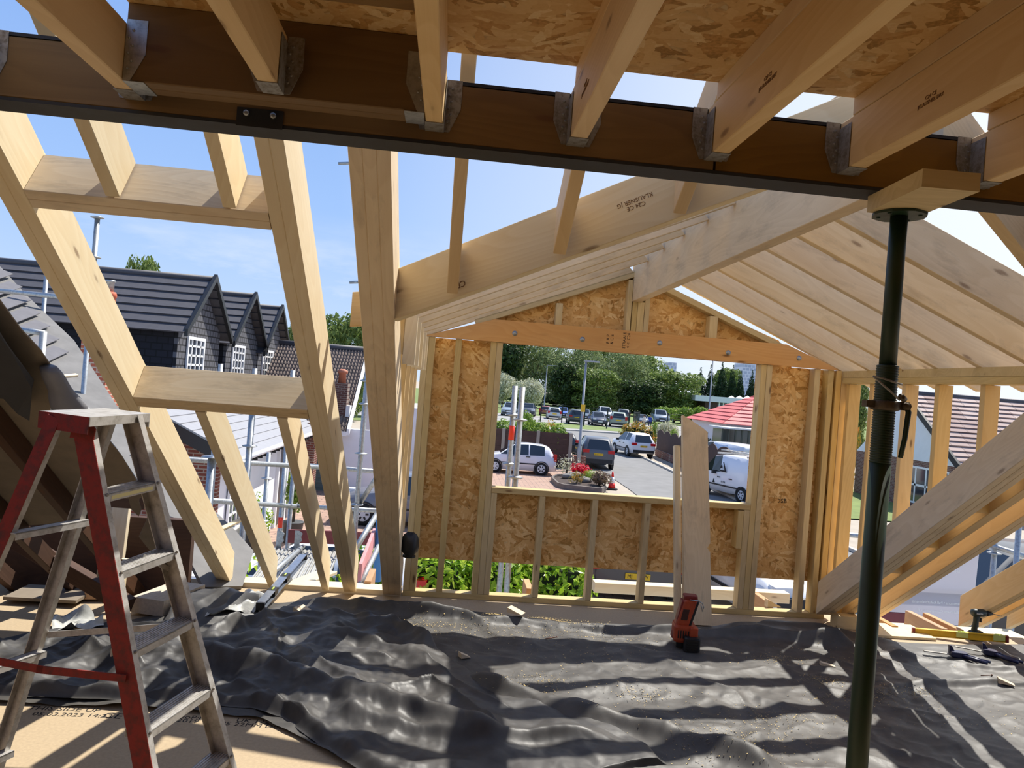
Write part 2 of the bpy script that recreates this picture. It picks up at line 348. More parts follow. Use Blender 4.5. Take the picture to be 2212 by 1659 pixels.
# ================================================================ steel ridge beam and flat-roof joists
SB = thing('steel_beam', 'long black steel beam crossing the whole roof above the opening', 'beam', (0, 2.11, 2.288))
mb = MB().box((-3.2, -.05, 0), (4.6, .05, .009)).box((-3.2, -.05, .169), (4.6, .05, .178)).box((-3.2, -.004, .009), (4.6, .004, .169))
mb.build('steel_section', STEEL, SB)
pk = timber_mb(3.28, .045, .158).build('timber_packing', PACK, SB); pk.matrix_local = frame((-2.6, -.027, .0095), (.68, -.027, .0095)) @ M.Identity(4)
pk = timber_mb(3.4, .045, .158).build('timber_packing', PACK, SB); pk.matrix_local = frame((.688, -.027, .0095), (4.1, -.027, .0095))
sp = MB().box((-.62, -.054, -.004), (-.50, -.0495, .045)); sp.build('splice_plate', STEEL, SB)
for x in (-.595, -.525): MB().lathe([(.008, 0), (.008, .006), (.003, .007)], 8, mt=M.Translation((x, -.054, .03)) @ M.Rotation(pi / 2, 4, 'X')).build('bolt', GALV, SB)
def hanger_plate(mb, x0, x1, zt, y=0, taper=True, n=6):
    """nailed flange of a joist hanger in the plane y, between x0 and x1, tapering downwards"""
    w_ = x1 - x0
    if taper > 0: pr = [(x0, 0), (x0 + w_ * .35, 0), (x1, zt * .45), (x1, zt), (x0, zt)]
    else: pr = [(x1, 0), (x1 - w_ * .35, 0), (x0, zt * .45), (x0, zt), (x1, zt)]
    mb.prism(pr, y, y + .0015)
    for k in range(n):
        z = zt * (.2 + .75 * k / n); xc = (x0 + .35 * w_ * (1 if k % 2 else .5)) if taper > 0 else (x1 - .35 * w_ * (1 if k % 2 else .5))
        mb.lathe([(.0035, 0), (.0035, .0025), (.001, .003)], 6, mt=M.Translation((xc, y, z)) @ M.Rotation(pi / 2, 4, 'X'))
def hanger(par, L):
    """hanger cup at the far end of a joist; in the joist's own axes (x along, z up)"""
    R = M.Rotation(pi / 2, 4, 'Z')
    def conv(mb): mb.v = [(L - .004 + (p[1]), -p[0], p[2]) for p in mb.v]; return mb
    mb = MB()
    mb.box((-.0255, -.07, -.002), (.0255, .004, -.0005))
    mb.box((-.0255, -.06, 0), (-.024, .004, .125)).box((.024, -.06, 0), (.0255, .004, .125))
    hanger_plate(mb, -.066, -.0255, .142, 0, -1); hanger_plate(mb, .0255, .066, .142, 0, 1)
    return conv(mb).build('joist_hanger', GALVD, par)
names = ['far left corner', 'second from the left, passing the trimmer', 'third from the left, stopped short at the trimmer', 'at the left edge of the strand board', 'between the first and second gaps of sky', 'right of the last sky gap, knotted', 'second from the right, ending near the timber pad', 'above the timber pad at the right edge', 'outside']
jx = [-1.275, -.882, -.49, -.098, .288, .677, 1.063, 1.455]
JO = []
for i, x in enumerate(jx):
    y1 = 1.905 if i == 2 else 2.062
    o = timber('roof_joist', (x, -1.4, 2.325), (x, y1, 2.325), .045, .142, JOIST, 'pine flat roof joist ' + names[i] if i < 8 else 'pine flat roof joist beyond the pad at the far right', 'joist', 'flat roof joists hung from the steel beam')
    hanger(o, y1 + 1.4); JO.append(o)
    if i >= 3 or i < 1:
        f = timber_mb(3.4, .043, .05).build('firring_strip', JOIST, o); f.location = (0, 0, .1435)
    elif i < 3:
        f = timber_mb(3.0, .043, .05).build('firring_strip', JOIST, o); f.location = (0, 0, .1435)
for i, dx in ((5, 3.05), (6, 3.05), (7, 3.15), (4, 3.2)):
    j = JO[i]
    text('C24 CE\n|KLAUSNER DRY', .013, 'printed_stamp', STAMP, M.Translation((dx, .0231, .06)) @ M.Rotation(pi / 2, 4, 'X') @ M.Scale(-1, 4, (1, 0, 0)) , j)
TR = timber('trimmer_joist', (-.858, 1.968, 2.325), (-.122, 1.968, 2.325), .085, .192, PACK, 'dark double trimmer spanning between two joists in front of the steel beam', 'joist', plies=2)
for xl, tp in ((.0, 1), (.736, -1)):
    h = MB(); hanger_plate(h, 0 if tp > 0 else -.05, .05 if tp > 0 else 0, .15, 0, tp); h.box((0 if tp > 0 else -.05, 0, -.002), (.05 if tp > 0 else 0, .09, -.0005))
    o = h.build('joist_hanger', GALV, TR); o.location = (xl, -.0445, 0)
timber('nogging', (-.465, 1.60, 2.44), (-.122, 1.60, 2.44), .085, .045, PACK, 'short pale nogging between two joists at the top of the frame', 'timber')

# ================================================================ main roof: rafters, headers, jacks
UPN = (0, .578, .816)
def rafter(x0, x1, ya, yb, dp, mat, label, group, plies=1, nm='rafter', s0=TP, s1=TP):
    """rafter whose underside lies in the main roof plane from y=ya (low) to y=yb (high)"""
    xc = (x0 + x1) / 2
    return timber(nm, (xc, ya, rz(ya)), (xc, yb, rz(yb)), x1 - x0, dp, mat, label, 'rafter', group, up=UPN, s0=s0, s1=s1, plies=plies)
GR = 'main roof rafters'
rafter(-1.594, -1.50, 5.77, 2.16, .2, PINE, 'double pine rafter furthest left, framing the roof opening', GR, 2)
rafter(-.68, -.587, 5.77, 2.16, .215, PINE, 'double pine rafter on the right side of the roof opening', GR, 2)
rafter(-.387, -.25, 5.79, 2.16, .21, PINEB, 'triple pine rafter carrying the left side of the dormer', GR, 3)
rafter(2.98, 3.118, 5.70, 2.16, .21, PINEB, 'triple rafter running up right behind the green prop', GR, 3)
rafter(3.20, 3.269, 5.79, 2.16, .19, JOIST, 'single rafter just right of the triple dormer rafter', GR)
rafter(3.414, 3.507, 5.79, 2.16, .2, JOIST, 'double rafter third from the green prop', GR, 2)
rafter(4.21, 4.30, 5.77, 3.2, .2, JOIST, 'rafter rising right from behind the cordless drill', GR, 2)
rafter(4.385, 4.43, 5.77, 3.2, .2, JOIST, 'rafter at the right edge, just right of the drill bit', GR)
rafter(4.62, 4.67, 5.77, 3.2, .2, JOIST, 'last low rafter in the bottom right corner of the roof', GR)
GH = 'jack rafters'
def header(y, label):
    return timber('header', (-1.498, y, rz(y)), (-.682, y, rz(y)), .082, .19, PINEB, label, 'timber', up=UPN, plies=2)
header(2.735, 'upper double header of the roof opening, with two jacks above it')
header(3.765, 'lower double header of the roof opening, above the stepladder top')
JK = dict(nm='jack_rafter')
rafter(-1.227, -1.18, 2.695, 2.16, .185, PINE, 'left jack rafter between the upper header and the steel beam', GH, nm='jack_rafter', s0=0)
rafter(-.835, -.79, 2.695, 2.16, .185, PINE, 'right jack rafter between the upper header and the steel beam', GH, nm='jack_rafter', s0=0)
rafter(-1.232, -1.182, 5.77, 3.806, .185, PINE, 'left jack rafter from the lower header down to the eaves', GH, nm='jack_rafter', s1=0)
rafter(-.84, -.79, 5.77, 3.806, .185, PINE, 'right jack rafter from the lower header down to the eaves', GH, nm='jack_rafter', s1=0)
rafter(-.044, .0, 2.972, 2.13, .145, JOIST, 'lowest jack rafter landing on the left valley board', GH, nm='jack_rafter')
rafter(.335, .382, 2.755, 2.13, .145, JOIST, 'middle jack rafter landing on the left valley board', GH, nm='jack_rafter')
rafter(.715, .76, 2.555, 2.13, .145, JOIST, 'short top jack rafter on the left valley board under the steel', GH, nm='jack_rafter')
def vy(x): return 2.448 + (x - .971) / (-.239 - .971) * (3.125 - 2.448)
VL = timber('valley_board', (-.248, 3.13 + .02, 1.884), (1.352, 2.262, 2.52), .045, .2, PINE, 'deep pale valley board rising left to right towards the ridge', 'timber', s0=0)
text('C24 CE\nKLAUSNER |G', .022, 'printed_stamp', STAMP, M.Translation((1.08, -.0231, .105)) @ M.Rotation(pi / 2, 4, 'X') @ M.Rotation(pi, 4, 'Z'), VL)
text('CE', .035, 'printed_stamp', STAMP, M.Translation((.34, -.0231, .045)) @ M.Rotation(pi / 2, 4, 'X') @ M.Rotation(pi, 4, 'Z'), VL)
timber('valley_board', (2.985, 3.15, 1.884), (1.432, 2.262, 2.52), .047, .2, GREYW, 'valley board descending to the right behind the steel beam', 'timber')
for x, nm in ((1.73, 'short'), (2.14, 'middle'), (2.54, 'long')):
    yl = 2.262 + (x - 1.432) / 1.553 * .888
    rafter(x, x + .045, yl - .03, 2.13, .145, JOIST, nm + ' jack rafter landing on the right valley board', GH, nm='jack_rafter')
# ================================================================ dormer roof
RB = timber('ridge_beam', (1.392, 2.19, 2.389), (1.392, 5.87, 2.389), .074, .45, GREYW, 'broad grey-stained ridge beam running from the steel to the gable peak', 'beam', 'dormer roof timbers')
for k in range(6):                                   # pencil lines and saw cuts on its side
    pass
ords = ['nearest the valley', 'second', 'third', 'fourth', 'fifth', 'nearest the gable']
for k, y in enumerate((3.70, 4.10, 4.53, 4.97, 5.38, 5.80)):
    x0 = -.36
    zt_, zb_ = (2.66, 2.664, 2.664, 2.66, 2.64, 2.612)[k], (1.962, 1.966, 1.97, 1.974, 1.977, 1.979)[k]
    def zl(x): return zt_ - (1.355 - x) * (zt_ - zb_) / 1.595
    timber('dormer_rafter', (x0, y + .0235, zl(x0)), (1.354, y + .0235, zl(1.354)), .047, .17, PINEB, ('left dormer rafter ' + ords[k] + (' from the valley' if 0 < k < 5 else '')), 'rafter', 'left slope rafters of the dormer', s1=-TD, s0=-TD)
for k, y in enumerate((3.42, 3.82, 4.22, 4.62, 5.01, 5.41, 5.82)):
    def zr(x): return 1.985 + (3.1 - x) * TD
    xa = 3.40
    timber('dormer_rafter', (xa, y + .0235, zr(xa)), (1.431, y + .0235, zr(1.431)), .047, .2, PINEB, 'right dormer rafter ' + ('nearest the valley', 'second from the valley', 'third from the valley', 'fourth from the valley', 'third from the gable', 'second from the gable', 'lowest one against the gable wall')[k], 'rafter', 'right slope rafters of the dormer', s1=-TD, s0=-TD)

tail = at(757, 706, 1, 3.50)
timber('timber_end', (tail.x, 3.50, tail.z), (-.30, 3.50, tail.z + .03), .045, .155, JOIST, 'sawn timber end poking out left of the triple rafter at dormer eaves height', 'timber', s0=.17)
# ================================================================ prop and pad
PR = thing('steel_prop', 'dark green adjustable steel prop standing under the steel beam', 'prop', (1.256, 2.10, 0))
MB().box((-.075, -.075, 0), (.075, .075, .006)).build('base_plate', GREENP, PR)
zt = 1.80
MB().tube([(0, 0, .006), (0, 0, zt - .285)], .0295, 24).build('outer_tube', GREENP, PR)
th = MB(); prof = []
z = zt - .285
while z < zt: prof += [(.0285, z), (.031, z + .003), (.0285, z + .006)]; z += .0075
th.lathe(prof, 24); th.build('threaded_sleeve', GREENP, PR)
MB().tube([(0, 0, zt), (0, 0, 2.232)], .0238, 24).build('inner_tube', GREENP, PR)
cl_ = MB().lathe([(.034, -.014), (.040, -.011), (.040, .011), (.034, .014)], 24, c=(0, 0, 1.682))
cl_.box((-.062, -.014, 1.674), (-.036, .014, 1.694)).box((.034, -.016, 1.672), (.066, .016, 1.696))
for k in range(10): 
    a0 = k * pi / 9
CN = cl_.build('collar_nut', PROPM, PR)
MB().tube([(.052, -.03, 1.684), (.058, .03, 1.684)], .011, 10).tube([(.02, -.045, 1.71), (.045, -.02, 1.704)], .009, 10).build('hinge_pin', PROPM, CN)
MB().tube([(.060, -.01, 1.687), (.064, -.016, 1.667), (.056, -.02, 1.59), (.046, -.022, 1.535)], [.008, .008, .0075, .007], 8).build('handle', GREENP, CN)
MB().tube([(-.062, -.035, 1.762), (-.04, -.045, 1.758), (.0, -.036, 1.75), (.03, -.03, 1.745)], .003, 6).tube([(-.062, -.035, 1.762), (-.02, -.05, 1.725), (.02, -.04, 1.70)], .003, 6).build('locking_pin', GALVD, PR)
pl = MB(); n = 24
oc = [(.075 * (1 if abs(cos(a)) > .5 else .72) * cos(a), .075 * (1 if abs(sin(a)) > .4 else .8) * sin(a)) for a in [2 * pi * k / 16 for k in range(16)]]
pl.loft([[V((x, y, 2.232)) for x, y in oc], [V((x, y, 2.239)) for x, y in oc]])
for a in (.6, 2.5, 3.7, 5.6): pl.lathe([(.006, 0), (.006, .003)], 8, c=(.055 * cos(a), .055 * sin(a), 2.2295))
pl.build('head_plate', GREENP, PR)
PD = MB().box((-.075, -.155, 0), (.075, .13, .047)).build('packing_block', TREAT, None, (1.235, 1.985, 2.2402)); PD.rotation_euler = (0, 0, -.06)
tag(PD, 'thick timber pad wedged between the prop head and the steel beam', 'timber')
# ================================================================ polythene sheets on the floor
def smooth(x): x = max(0., min(1., x)); return x * x * (3 - 2 * x)
def nz(x, y, s, o=0.): return noise.noise(V((x * s + o, y * s - o * .7, o * 1.3)))
def rdg(x, y, s, o=0.): return (1 - abs(nz(x, y, s, o)) * 1.6)
def tri(t): t = t % 1.; return abs(2 * t - 1)
CR = [(radians(a), f, o) for a, f, o in ((12, 2.1, .1), (58, 2.9, .4), (101, 3.3, .7), (141, 2.4, .2), (31, 5.3, .55), (84, 6.1, .15), (122, 5.0, .8), (166, 6.7, .35))]
def crumple(x, y, o=0., s=1.):
    """straight creases in several directions, each only in patches"""
    h = 0; wx, wy = x + .05 * nz(x, y, 1.7, 3. + o), y + .05 * nz(x, y, 1.7, 8. + o)
    for k, (a, f, p) in enumerate(CR):
        m_ = smooth(.5 + 1.6 * nz(x, y, 1.5, 11. * k + o))
        if m_ > .02: h += m_ * (tri((wx * cos(a) + wy * sin(a)) * f * s + p + .25 * nz(x, y, 2.2, k + o)) - .5) * (.045 if k < 4 else .020) / s * (2.4 / f)
    return h
class Fold:
    """a crease along a line on the floor: height h, half-width w, steeper towards the viewer"""
    def __init__(s, px, w, h, sharp=1.0, skew=.5):
        s.p = [gp(a, b, 0) for a, b in px]; s.w = w; s.h = h; s.sh = sharp; s.sk = skew
        s.x0 = min(p.x for p in s.p) - w * 4; s.x1 = max(p.x for p in s.p) + w * 4
        s.y0 = min(p.y for p in s.p) - w * 4; s.y1 = max(p.y for p in s.p) + w * 4
        s.len = [0]
        for a, b in zip(s.p, s.p[1:]): s.len.append(s.len[-1] + hypot(b.x - a.x, b.y - a.y))
    def __call__(s, x, y):
        if x < s.x0 or x > s.x1 or y < s.y0 or y > s.y1: return 0.
        best = 9; sd = 0; tt = 0
        for i, (a, b) in enumerate(zip(s.p, s.p[1:])):
            dx, dy = b.x - a.x, b.y - a.y; L2 = dx * dx + dy * dy
            t = max(0, min(1, ((x - a.x) * dx + (y - a.y) * dy) / L2))
            qx, qy = x - a.x - t * dx, y - a.y - t * dy; d = hypot(qx, qy)
            if d < best: best = d; sd = 1 if dx * qy - dy * qx > 0 else -1; tt = s.len[i] + t * (s.len[i + 1] - s.len[i])
        w_ = s.w * (1 + .35 * nz(tt, 0, 3.1, s.w * 99)); w_ = w_ * (1 if sd > 0 else s.sk)
        e = smooth(min(tt, s.len[-1] - tt) / .18 + .15)
        q = best / w_
        return s.h * e * (.8 + .4 * nz(tt, 2, 4.3, s.h * 77)) * (math.exp(-q * q) if s.sh < 1 else math.exp(-q * 1.3))
def curve_pts(px, n):
    P = [gp(a, b, 0) for a, b in px]; L = [0]
    for a, b in zip(P, P[1:]): L.append(L[-1] + (b - a).length)
    out = []; i = 0
    for k in range(n):
        s_ = L[-1] * k / (n - 1)
        while i < len(P) - 2 and L[i + 1] < s_: i += 1
        out.append(P[i].lerp(P[i + 1], (s_ - L[i]) / (L[i + 1] - L[i])))
    return out
def sheet(T, B, nu, nv, hf):
    t, b = curve_pts(T, nu), curve_pts(B, nu); mb = MB(); mb.smooth = True; vs = []; fs = []
    for i in range(nu):
        for j in range(nv):
            p = b[i].lerp(t[i], j / (nv - 1)); vs.append((p.x, p.y, hf(p.x, p.y, i / (nu - 1), j / (nv - 1))))
    for i in range(nu - 1):
        for j in range(nv - 1):
            k = i * nv + j; fs.append((k, k + nv, k + nv + 1, k + 1))
    return mb.add(vs, fs)
def poly_mat(name, base, rough, dust):
    m, nt, b = newmat(name); L = nt.links
    t = N(nt, 'ShaderNodeTexCoord'); n = N(nt, 'ShaderNodeTexNoise', Scale=7.0, Detail=8.0, Roughness=.65); L.new(t.outputs['Object'], n.inputs[0])
    f = ramp(nt, n.outputs[0], [(.3, .25), (.75, 1)])
    n2 = N(nt, 'ShaderNodeTexNoise', Scale=60.0, Detail=6.0, Roughness=.75); L.new(t.outputs['Object'], n2.inputs[0])
    L.new(mix(nt, f, lin(*base), lin(*dust)), b.inputs['Base Color'])
    L.new(math_(nt, 'MULTIPLY_ADD', n2.outputs[0], .25, rough - .1), b.inputs['Roughness']); b.inputs['Specular IOR Level'].default_value = .4
    mg = N(nt, 'ShaderNodeTexNoise', Scale=4.5, Detail=5.0, Roughness=.5); mg.noise_type = 'RIDGED_MULTIFRACTAL'; mg.inputs['Distortion'].default_value = .4; L.new(t.outputs['Object'], mg.inputs[0])
    bp = N(nt, 'ShaderNodeBump', Strength=.7, Distance=.009); L.new(mg.outputs[0], bp.inputs['Height']); L.new(bp.outputs[0], b.inputs['Normal'])
    return m
DPM = poly_mat('black_polythene', (48, 46, 44), .52, (90, 87, 82))
DPM2 = poly_mat('black_polythene_clean', (44, 42, 41), .47, (78, 76, 73))
folds = [Fold([(640, 1300), (760, 1316), (850, 1330), (1000, 1338), (1040, 1352), (1130, 1352), (1290, 1368), (1370, 1366), (1480, 1374), (1640, 1378), (1800, 1392), (1850, 1398)], .065, .085, 0, .62),
         Fold([(1540, 1366), (1630, 1344), (1700, 1352), (1790, 1356), (1860, 1380), (1945, 1392)], .075, .11, 0, .65),
         Fold([(1900, 1492), (2010, 1484), (2120, 1484), (2300, 1492)], .045, .035, 0, .7),
         Fold([(1905, 1412), (1990, 1428), (2080, 1446), (2300, 1462)], .045, .034, 0, .7),
         Fold([(1970, 1398), (2060, 1402), (2160, 1398), (2300, 1396)], .05, .025, 0, .8),
         Fold([(1000, 1468), (1100, 1510), (1220, 1548), (1400, 1592), (1560, 1632), (1700, 1690)], .085, .09, 0, .85),
         Fold([(1230, 1500), (1380, 1490), (1520, 1500), (1650, 1530)], .10, .022, 0, .7),
         Fold([(1420, 1420), (1500, 1470), (1590, 1510), (1640, 1560)], .05, .02, 1, .7),
         Fold([(1250, 1430), (1330, 1470), (1390, 1500)], .05, .018, 1, .8),
         Fold([(1780, 1490), (1850, 1475), (1900, 1480)], .02, .018, 1, .8)]
def hmain(x, y, u, v):
    h = .010 + .30 * crumple(x, y, 0., 1.2) + .22 * crumple(x, y, 6., 3.) + .007 * nz(x, y, 2.1) + .007 * nz(x, y, 4.7, 3.) + .010 * max(0, rdg(x, y * 1.6, 2.6, 7.)) ** 3 + .004 * max(0, rdg(x, y, 8.5, 2.)) ** 2
    h += sum(f(x, y) for f in folds)
    e = smooth(min((1 - v) * 9, 1)); return max(.003, h * (.25 + .75 * e) + .004)
FAR = [(150, 1372), (420, 1310), (560, 1305), (640, 1302), (700, 1297), (830, 1303), (1000, 1319), (1200, 1345), (1470, 1355), (1560, 1358), (1660, 1346), (1760, 1350), (1850, 1376), (1900, 1386), (2000, 1393), (2212, 1396), (2380, 1398)]
NEAR = [(-300, 1640), (250, 1720), (600, 1860), (1000, 1980), (1400, 2000), (1900, 2020), (2500, 2050), (3000, 2000)]
# the near left corner of the floor stays bare: the sheet's own edge runs along this line
EDGE = [(-60, 1520), (200, 1530), (400, 1540), (560, 1556), (640, 1594), (720, 1640), (800, 1680), (980, 1800), (1100, 1980), (1200, 2050), (1900, 2080), (3000, 2000)]
DP = sheet(FAR, EDGE, 640, 360, hmain)
tag(DP.build('polythene_sheet', DPM), 'large black polythene sheet spread over the floor, dusted with sawdust', 'sheet')
f2 = [Fold([(120, 1380), (260, 1372), (440, 1400), (520, 1365), (600, 1345), (720, 1345), (840, 1358), (950, 1420)], .07, .10, 0, .8),
      Fold([(250, 1440), (480, 1455), (580, 1475), (700, 1512), (820, 1552), (950, 1590), (1080, 1622)], .10, .15, 0, .6),
      Fold([(560, 1400), (660, 1440), (740, 1490), (800, 1520)], .06, .07, 1, .8),
      Fold([(640, 1390), (760, 1395), (850, 1420), (930, 1470)], .09, .06, 0, .6),
      Fold([(800, 1520), (930, 1500), (1000, 1540), (1080, 1600)], .05, .07, 1, .5),
      Fold([(700, 1560), (860, 1600), (1000, 1622), (1180, 1612), (1330, 1618)], .07, .085, 0, .6),
      Fold([(900, 1440), (960, 1480), (1020, 1520), (1120, 1560)], .06, .05, 1, .6),
      Fold([(480, 1500), (560, 1520), (640, 1560), (700, 1600)], .06, .06, 1, .6),
      Fold([(60, 1440), (180, 1420), (260, 1450), (330, 1480)], .07, .08, 1, .6),
      Fold([(700, 1450), (790, 1440), (870, 1450)], .05, .05, 1, .5),
      Fold([(560, 1345), (600, 1400), (590, 1440)], .04, .06, 1, .5)]
def hover(x, y, u, v):
    wx, wy = x + .08 * nz(x, y, 2.3, 4.), y + .08 * nz(x, y, 2.3, 9.)
    cr = .02 + .60 * crumple(wx, wy, 5.) + .70 * crumple(x, y, 9., 2.1) + .3 * crumple(x, y, 2., 4.6) + .012 * max(0, rdg(wx, wy, 4.6, 5.))
    amp = 1.25 if u < .45 else 1.25 - .7 * smooth((u - .45) / .4)
    h = .022 + cr * amp + sum(f(x, y) for f in f2) * .62
    e = min(v, 1 - v, u * 3, (1 - u) * 3)
    return .012 + h * (.18 + .82 * smooth(e / .05))
TOPO = [(-80, 1400), (100, 1385), (260, 1372), (440, 1392), (520, 1362), (600, 1342), (720, 1342), (840, 1352), (920, 1392), (980, 1440), (1050, 1486), (1180, 1535), (1330, 1590), (1420, 1640)]
BOTO = [(-80, 1512), (120, 1518), (380, 1526), (540, 1540), (610, 1560), (660, 1598), (720, 1640), (800, 1690), (900, 1740), (1010, 1760), (1150, 1720), (1280, 1690), (1380, 1668), (1440, 1660)]
tag(sheet(TOPO, BOTO, 420, 190, hover).build('polythene_sheet', DPM2), 'crumpled black polythene heaped in folds beside the stepladder', 'sheet')
def hback(x, y, u, v):
    h = .03 + .03 * max(0, rdg(x, y, 3.2, 2.)) ** 2 + .06 * math.exp(-((v - .55) / .22) ** 2) + .02 * nz(x, y, 9.)
    return .01 + h * smooth(min(v, 1 - v, u * 2, (1 - u) * 2) / .12)
tag(sheet([(395, 1285), (440, 1276), (490, 1282), (540, 1300), (566, 1316)], [(330, 1375), (400, 1370), (470, 1356), (530, 1346), (566, 1336)], 90, 60, hback).build('polythene_sheet', DPM2), 'black polythene bunched up against the eaves left of the silver level', 'sheet')
CLEAR = plain('clear_polythene', (176, 176, 170), .3, spec=.6, var=.25, scale=14, bump=.3)
def hcl(o, a=.05):
    def f(x, y, u, v): return .05 + a * max(0, rdg(x, y, 6., o)) ** 2 + .03 * nz(x, y, 14., o)
    return f
tag(sheet([(505, 1322), (530, 1306), (560, 1308), (580, 1318)], [(440, 1352), (490, 1346), (540, 1338), (570, 1326)], 40, 26, hcl(1.)).build('plastic_scrap', CLEAR), 'crumpled clear plastic on the black sheet, left of the silver level', 'plastic')
tag(sheet([(110, 1352), (150, 1346), (200, 1352), (215, 1366)], [(110, 1392), (150, 1395), (190, 1392), (222, 1384)], 36, 26, hcl(4., .07)).build('plastic_scrap', CLEAR), 'crumpled clear plastic behind the rear leg of the stepladder', 'plastic')
# sawdust
sd = MB(); r2 = random.Random(5)
cl0 = [(1075, 1338, .05), (1180, 1348, .09), (1240, 1355, .1), (900, 1352, .2), (1000, 1362, .25), (1120, 1375, .3), (1300, 1380, .2), (1130, 1500, .1), (1180, 1480, .12), (1380, 1510, .12), (1700, 1560, .15), (1640, 1600, .2), (1780, 1480, .08), (1830, 1520, .15), (1900, 1510, .1), (1960, 1500, .12), (1680, 1430, .1), (1560, 1640, .2), (1500, 1560, .3), (2080, 1560, .3), (1100, 1400, .5), (1400, 1430, .5), (1850, 1430, .3)]
for px, py, s_ in cl0:
    c = gp(px, py, 0)
    for k in range(190):
        x, y = c.x + r2.gauss(0, s_), c.y + r2.gauss(0, s_ * .45)
        if y > 5.5: continue
        z = hmain(x, y, .5, .5) + .004; a = r2.uniform(0, pi); l = r2.uniform(.0012, .005); w_ = r2.uniform(.0006, .002)
        d, e = V((cos(a), sin(a), r2.uniform(-.3, .3))) * l, V((-sin(a), cos(a), r2.uniform(-.3, .3))) * w_
        p = V((x, y, z)); sd.add([p - d - e, p + d - e, p + d + e, p - d + e + V((0, 0, .002))], [(0, 1, 2, 3)])
tag(sd.build('sawdust', plain('sawdust', (214, 188, 128), .9)), 'pale sawdust scattered over the black polythene', 'sawdust', kind='stuff')
# printed lettering on the chipboard
def ftext(s, px, py, px2, py2, size):
    a, b = gp(px, py, 0), gp(px2, py2, 0); d = (b - a).normalized(); up = V((-d.y, d.x, 0))
    text(s, size, 'printed_lettering', INK, basis(d, up, (a.x, a.y, .0006)), FLOOR, .0003, 'LEFT')
ftext('THIS SIDE UP', 62, 1529, 262, 1537, .055)
ftext('05.03.2023 14:23', 70, 1542, 262, 1548, .05); ftext('CE', 222, 1545, 262, 1548, .075)
ftext('DoP:RPSD    UK 1224 EI', 382, 1548, 560, 1559, .05); ftext('2019       P5 22MM DoP |', 382, 1556, 560, 1568, .05)

# ================================================================ stepladder
LO = V((-1.05, 2.65, 0))
LD = thing('stepladder', 'worn red and grey stepladder standing open at the left of the floor', 'ladder', LO)
NA, NB = V((-1.08, 2.526, 1.20)), V((.0745, -.028, -.24)); FA, FB = V((-1.0, 2.778, 1.214)), V((.0817, .0017, -.24))
NU = V((.29, .957, 0)).normalized(); NN = V((.957, -.29, 0))
def lpart(mb, nm, mat, par=None):
    o = mb.build(nm, mat, par or LD)
    if par is None: o.location = -LO
    return o
def channel(a, b, inw, wd, fl, th=.003):
    """C-channel from a to b: the web looks away from inw, flanges point along inw; wd lies behind the front edge"""
    x = (b - a).normalized(); y = (inw - x * inw.dot(x)).normalized(); z = x.cross(y)
    if z.dot(NN) > 0: z = -z
    mt = M(((x.x, y.x, z.x, a.x), (x.y, y.y, z.y, a.y), (x.z, y.z, z.z, a.z), (0, 0, 0, 1))); L = (b - a).length
    web = MB().box((0, 0, 0), (L, th, wd), mt); fl_ = MB().box((0, th, 0), (L, fl, th), mt).box((0, th, wd - th), (L, fl, wd), mt)
    return web, fl_
for nm, (A_, B_, inw, red) in {'n': (NA, NB, NU, True), 'f': (FA, FB, -NU, False)}.items():
    top = A_ - B_ * .98; bot = A_ + B_ * 5.0
    web, fl_ = channel(top - inw * .004, bot - inw * .004, inw, .068, .026)
    rail = lpart(web, 'front_rail', REDP if red else ALU); lpart(fl_, 'rail_flange', ALU, rail)
    for k in range(5):
        p = A_ + B_ * k; MB().lathe([(.006, 0), (.006, .003), (.002, .005)], 8, mt=M.Translation(p + inw * .012 + NN * .002) @ NN.to_track_quat('Z', 'Y').to_matrix().to_4x4()).build('rivet', GALVD, rail)
    lpart(MB().box((-.02, -.03, 0), (.02, .03, .03), M.Translation(bot - NN * .035 + inw * .01 - V((0, 0, bot.z)))), 'foot', BLACKP)
for k in range(5):
    a, b = NA + NB * k + NU * .004, FA + FB * k - NU * .004
    x = (b - a).normalized(); z = V((0, 0, 1)); z = (z - x * z.dot(x)).normalized(); y = z.cross(x)
    mt = M(((x.x, y.x, z.x, a.x), (x.y, y.y, z.y, a.y), (x.z, y.z, z.z, a.z), (0, 0, 0, 1))); L = (b - a).length
    if y.dot(NN) > 0: mt = mt @ M.Scale(-1, 4, (0, 1, 0))
    m_ = MB().box((0, 0, -.004), (L, .082, 0), mt).box((0, 0, -.026), (L, .003, 0), mt).box((0, .079, -.026), (L, .082, 0), mt)
    for q in range(7): m_.box((0, .008 + q * .0105, 0), (L, .0125 + q * .0105, .002), mt)
    td = lpart(m_, 'tread', ALU)
    if k == 0:
        lab = MB().box((L * .12, -.0006, -.020), (L * .88, 0, -.008), mt).build('warning_sticker', plain('pale_yellow_sticker', (216, 208, 150), .6), td)
pl = [V(p) for p in ((-1.359, 2.687, 1.45), (-1.128, 2.484, 1.45), (-1.06, 2.84, 1.45), (-1.285, 2.99, 1.45))]
pl = [V((-1.335, 2.60, 1.45)), V((-1.125, 2.484, 1.45)), V((-1.082, 2.85, 1.45)), V((-1.290, 2.965, 1.45))]
m_ = MB().loft([[p + V((0, 0, -.005)) for p in pl], pl])
TPF = lpart(m_, 'top_platform', ALU)
def skirt(p, q, h, t=.003):
    mb = MB(); mb.loft([[p, q, q - V((0, 0, h)), p - V((0, 0, h))], [p + (q - p).cross(V((0, 0, 1))).normalized() * t, q + (q - p).cross(V((0, 0, 1))).normalized() * t, q + (q - p).cross(V((0, 0, 1))).normalized() * t - V((0, 0, h)), p + (q - p).cross(V((0, 0, 1))).normalized() * t - V((0, 0, h))]]); return mb
